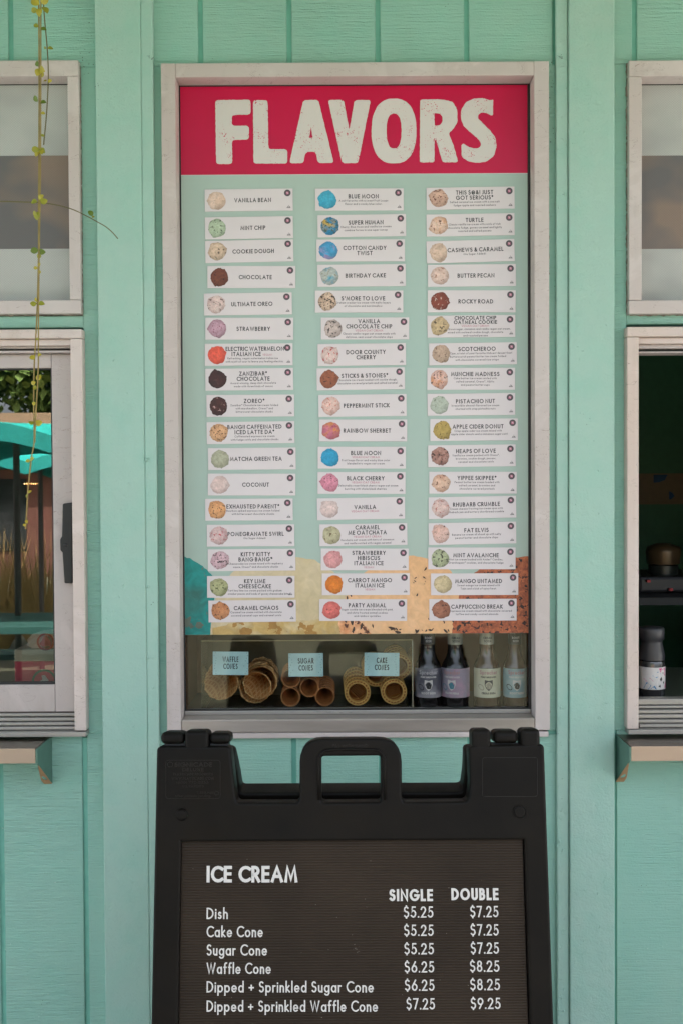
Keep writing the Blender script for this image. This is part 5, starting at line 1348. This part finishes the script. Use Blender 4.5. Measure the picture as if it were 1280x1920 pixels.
# building across the patio
hb_y = -16.0
p1 = MP(-60, 760, 16.06); hw = empty('patio_building', (p1.x, hb_y, 0), 'tan roofed brick building across the patio with small lights', 'building')
zr = MP(40, 775, 16).z
M_BRK = plain('red brown brick', (.12, .045, .03, 1), .9); M_TANR = plain('tan roof', (.25, .17, .10, 1), .9)
MB().box(-9, 2, hb_y-4, hb_y, .03, zr-.9).build('wall', M_BRK, hw)
MB().box(-9.4, 2.4, hb_y-4.4, hb_y+.5, zr-.899, zr-.6).build('canopy_roof', plain('pale pink fascia', (.45, .30, .25, 1)), hw)
MB().box(-9.4, 2.4, hb_y-4.4, hb_y+.2, zr-.599, zr).build('roof', M_TANR, hw)
for i in range(7):
    x_ = -8.2+i*1.45; MB().box(x_, x_+.95, hb_y+.001, hb_y+.03, .5, zr-1.2).build('window', plain('dark shop glass', (.01, .012, .012, 1), .1), hw)
lt = NM('warm bulb'); lt.b.inputs['Emission Color'].default_value = (1, .5, .12, 1); lt.b.inputs['Emission Strength'].default_value = 2.5
for i in range(7):
    p = MP(46+i*4.2, 907, 15.9); MB().lathe([(.0005, -.016), (.016, 0), (.0005, .016)], tuple(p), 'Z', 8).build('light_bulb', lt.m, hw)
# trees behind it, made of many leaves
def leaves(name, cs, n, size, mat, parent, seed):
    rn = random.Random(seed); mb = MB()
    for _ in range(n):
        (cx_, cy_, cz_, r_) = rn.choice(cs)
        d = Vector((rn.gauss(0, 1), rn.gauss(0, 1), rn.gauss(0, 1))).normalized()*r_*rn.uniform(.55, 1)**.6
        p = Vector((cx_, cy_, cz_))+d; a = Vector((rn.gauss(0, 1), rn.gauss(0, 1), rn.gauss(0, 1))).normalized(); b = a.cross(Vector((0, .3, 1))).normalized()
        s_ = size*rn.uniform(.6, 1.4); mb.add([p-a*s_, p+b*s_*.6, p+a*s_, p-b*s_*.6], [(0, 1, 2, 3)])
    return mb.build(name, mat, parent, fixn=False)
lf = NM('tree leaves', .7).world(); lf.col(lf.mix(lf.noise(1.5, 3), (.05, .11, .015, 1), (.14, .20, .03, 1)))
rt = random.Random(4)
for i, (x_, lab) in enumerate(((-9.2, 'leftmost green tree behind the patio building'), (-6.6, 'second green tree behind the patio building'), (-4.0, 'third green tree behind the patio building'), (-1.2, 'fourth green tree behind the patio building'))):
    t = empty('patio_tree', (x_, -22, 0), lab, 'tree', 'trees behind the patio')
    cs = [(x_+rt.uniform(-1.4, 1.4), -22+rt.uniform(-1, 1), 4.8+rt.uniform(-1.6, 2.0), rt.uniform(.9, 1.5)) for _ in range(12)]
    leaves('crown', cs, 3600, .16, lf.m, t, i)
    MB().tube([(x_, -22, 0), (x_+.1, -22, 2), (x_-.1, -22, 4.6)], [.22, .17, .08], 8).build('trunk', plain('bark', (.08, .055, .035, 1), .9), t)
# ornamental grass clumps
gm_ = plain('dry ornamental grass', (.36, .24, .08, 1), .8)
for j, (px_, lab) in enumerate(((82, 'feathery golden grass clump mirrored at the right of the pane'), (-10, 'feathery golden grass clump further left on the patio'))):
    c = MP(px_, 1010, 7.5); t = MB()
    for i in range(260):
        a = rt.uniform(0, 6.28); l_ = rt.uniform(.5, 1.25); sp_ = rt.uniform(.1, .55)
        b0 = Vector((c.x+.1*math.cos(a), c.y+.1*math.sin(a), 0)); e_ = b0+Vector((sp_*math.cos(a), sp_*math.sin(a), l_)); w_ = Vector((.006, 0, 0))
        m__ = b0.lerp(e_, .55)+Vector((0, 0, .08)); t.add([b0-w_, b0+w_, m__+w_, m__-w_, e_], [(0, 1, 2, 3), (3, 2, 4)])
    tag(t.build('grass_clump', gm_, fixn=False), lab, 'grass', 'grass clumps on the patio')

# ------------------------------------------------------------------ hanging vine
YV = -.30
M_STEM = plain('ochre vine stem', (.26, .19, .045, 1), .6, var=.3); M_STEMD = plain('thin green brown stem', (.12, .10, .03, 1), .6)
LM = []
for i, (a, b) in enumerate((('#8f8a1c', '#6f7a14'), ('#a89a24', '#8a841c'), ('#5f7212', '#4a600c'))):
    m = NM('vine leaf %s' % ('yellow green', 'pale yellow', 'green')[i], .5); m.col(m.mix(m.noise(120, 3), hexc(a), hexc(b)))
    m.b.inputs['Transmission Weight'].default_value = 0; LM.append(m.m)
rv = random.Random(12)
vine = empty('hanging_vine', tuple(W(75, 0, YV)), 'yellow green vine hanging in two long strands before the left windows', 'vine')
def strand(parent, pts, r, mat, y=YV, dy=0):
    P = [W(a, b, y+dy) for a, b in pts]
    # smooth the line
    for _ in range(2):
        Q = [P[0]]
        for i in range(len(P)-1): Q += [P[i].lerp(P[i+1], .25), P[i].lerp(P[i+1], .75)]
        P = Q+[P[-1]]
    return MB().tube(P, r, 7).build('stem', mat, parent, smooth=True)
strand(vine, [(71,-40),(73,20),(73.5,150),(73,300),(72.5,400),(72.5,470),(70.5,560),(67,640),(64,680),(63,760),(65,830),(60,850),(54,900),(51,940),(49,975),(48,992)], .0015, M_STEM)
strand(vine, [(77,-40),(76.5,20),(76.5,150),(76,300),(75,380),(73.5,470),(72.5,560),(72,640),(72,700),(68,760),(65,830)], .0014, M_STEM, dy=-.004)
strand(vine, [(80,-40),(82,20),(88,80),(91,130),(90,170),(87,220),(83,258),(82,271)], .0012, M_STEMD, dy=.006)
def leaf(parent, px_, py_, size, ang, mi, fold=.25, y=YV-.004, asp=.85):
    c = W(px_, py_, y); k = (y+D)/F; s_ = size*1.18*k; mb = MB(); n = 7; vs = []
    for i in range(n+1):                       # midrib and two sides, cupped
        t = i/n; wd = math.sin(math.pi*min(1, t*1.02))**.65*.5*asp*(1-.15*t)
        z = -fold*.5*s_*abs(wd)
        for sg in (-1, 0, 1): vs.append((t*s_, sg*wd*s_, (fold*s_*abs(sg)*wd) + .12*s_*math.sin(3*t)))
    fs = []
    for i in range(n):
        for j in range(2): fs.append((3*i+j, 3*i+3+j, 3*i+4+j, 3*i+1+j))
    M = Matrix.Translation(c) @ MXZ @ Matrix.Rotation(R(ang), 4, 'Z') @ Matrix.Rotation(R(rv.uniform(-38, 38)), 4, 'X') @ Matrix.Rotation(R(rv.uniform(-25, 25)), 4, 'Y')
    me = bpy.data.meshes.new('leaf'); me.from_pydata([tuple(M @ Vector(v)) for v in vs], [], fs)
    return link_mesh('leaf', me, LM[mi], parent, True, True)
for a in ((74,8,16,150,1),(78,6,17,40,1),(80,12,14,-60,0),(70,16,11,200,0),(76,14,14,-100,1),(72,50,9,150,0),(75,54,11,-10,2),(89,90,9,10,0),(87,90,5,150,0),
          (72,124,10,110,2),(74,128,13,250,1),(75,126,14,-30,1),(76,132,10,-70,1),(90,152,8,0,1),(88,151,7,170,1),
          (71,190,11,115,2),(75,192,11,-10,2),(85,212,7,190,1),(83,255,6,170,0),
          (73,277,13,200,0),(74,278,12,-40,0),(72,284,9,240,1),(76,280,11,-70,1),(70,378,12,170,0),(74,377,13,5,0),(73,374,11,40,1),
          (72,396,14,255,0),(69,404,9,110,0),(72,468,13,190,2),(72,470,12,-10,2),(73,474,9,-90,0),(71,502,7,180,1),(73,500,7,70,1),(72,506,6,-60,1),
          (69,568,11,185,0),(71,569,11,0,0),(70,566,8,100,1),(68,637,6,30,0),(66,667,10,200,1),(70,667,8,10,1),
          (69,713,11,60,1),(67,716,9,200,1),(66,722,8,260,0),(65,753,7,250,1),(64,793,13,0,1),(64,792,9,170,0),(57,864,8,190,1),(57,863,9,20,1),(53,925,7,40,1),(52,927,7,230,0),(49,981,7,60,1),(49,983,6,200,1)):
    leaf(vine, a[0], a[1], a[2], a[3], a[4])
run = empty('vine_runner', tuple(W(0, 378, YV+.02)), 'thin vine runner arching right across the upper left window', 'vine')
P = [(-40,376),(0,377),(40,378),(75,379),(105,383),(135,391),(160,403),(180,414),(200,425),(213,437),(221,447)]
strand(run, P, [.0013]*12+[.0011]*12+[.0010]*40, M_STEMD, dy=.02)
leaf(run, 173, 405, 11, 118, 2, y=YV+.018); leaf(run, 172, 407, 5, 10, 0, y=YV+.018)
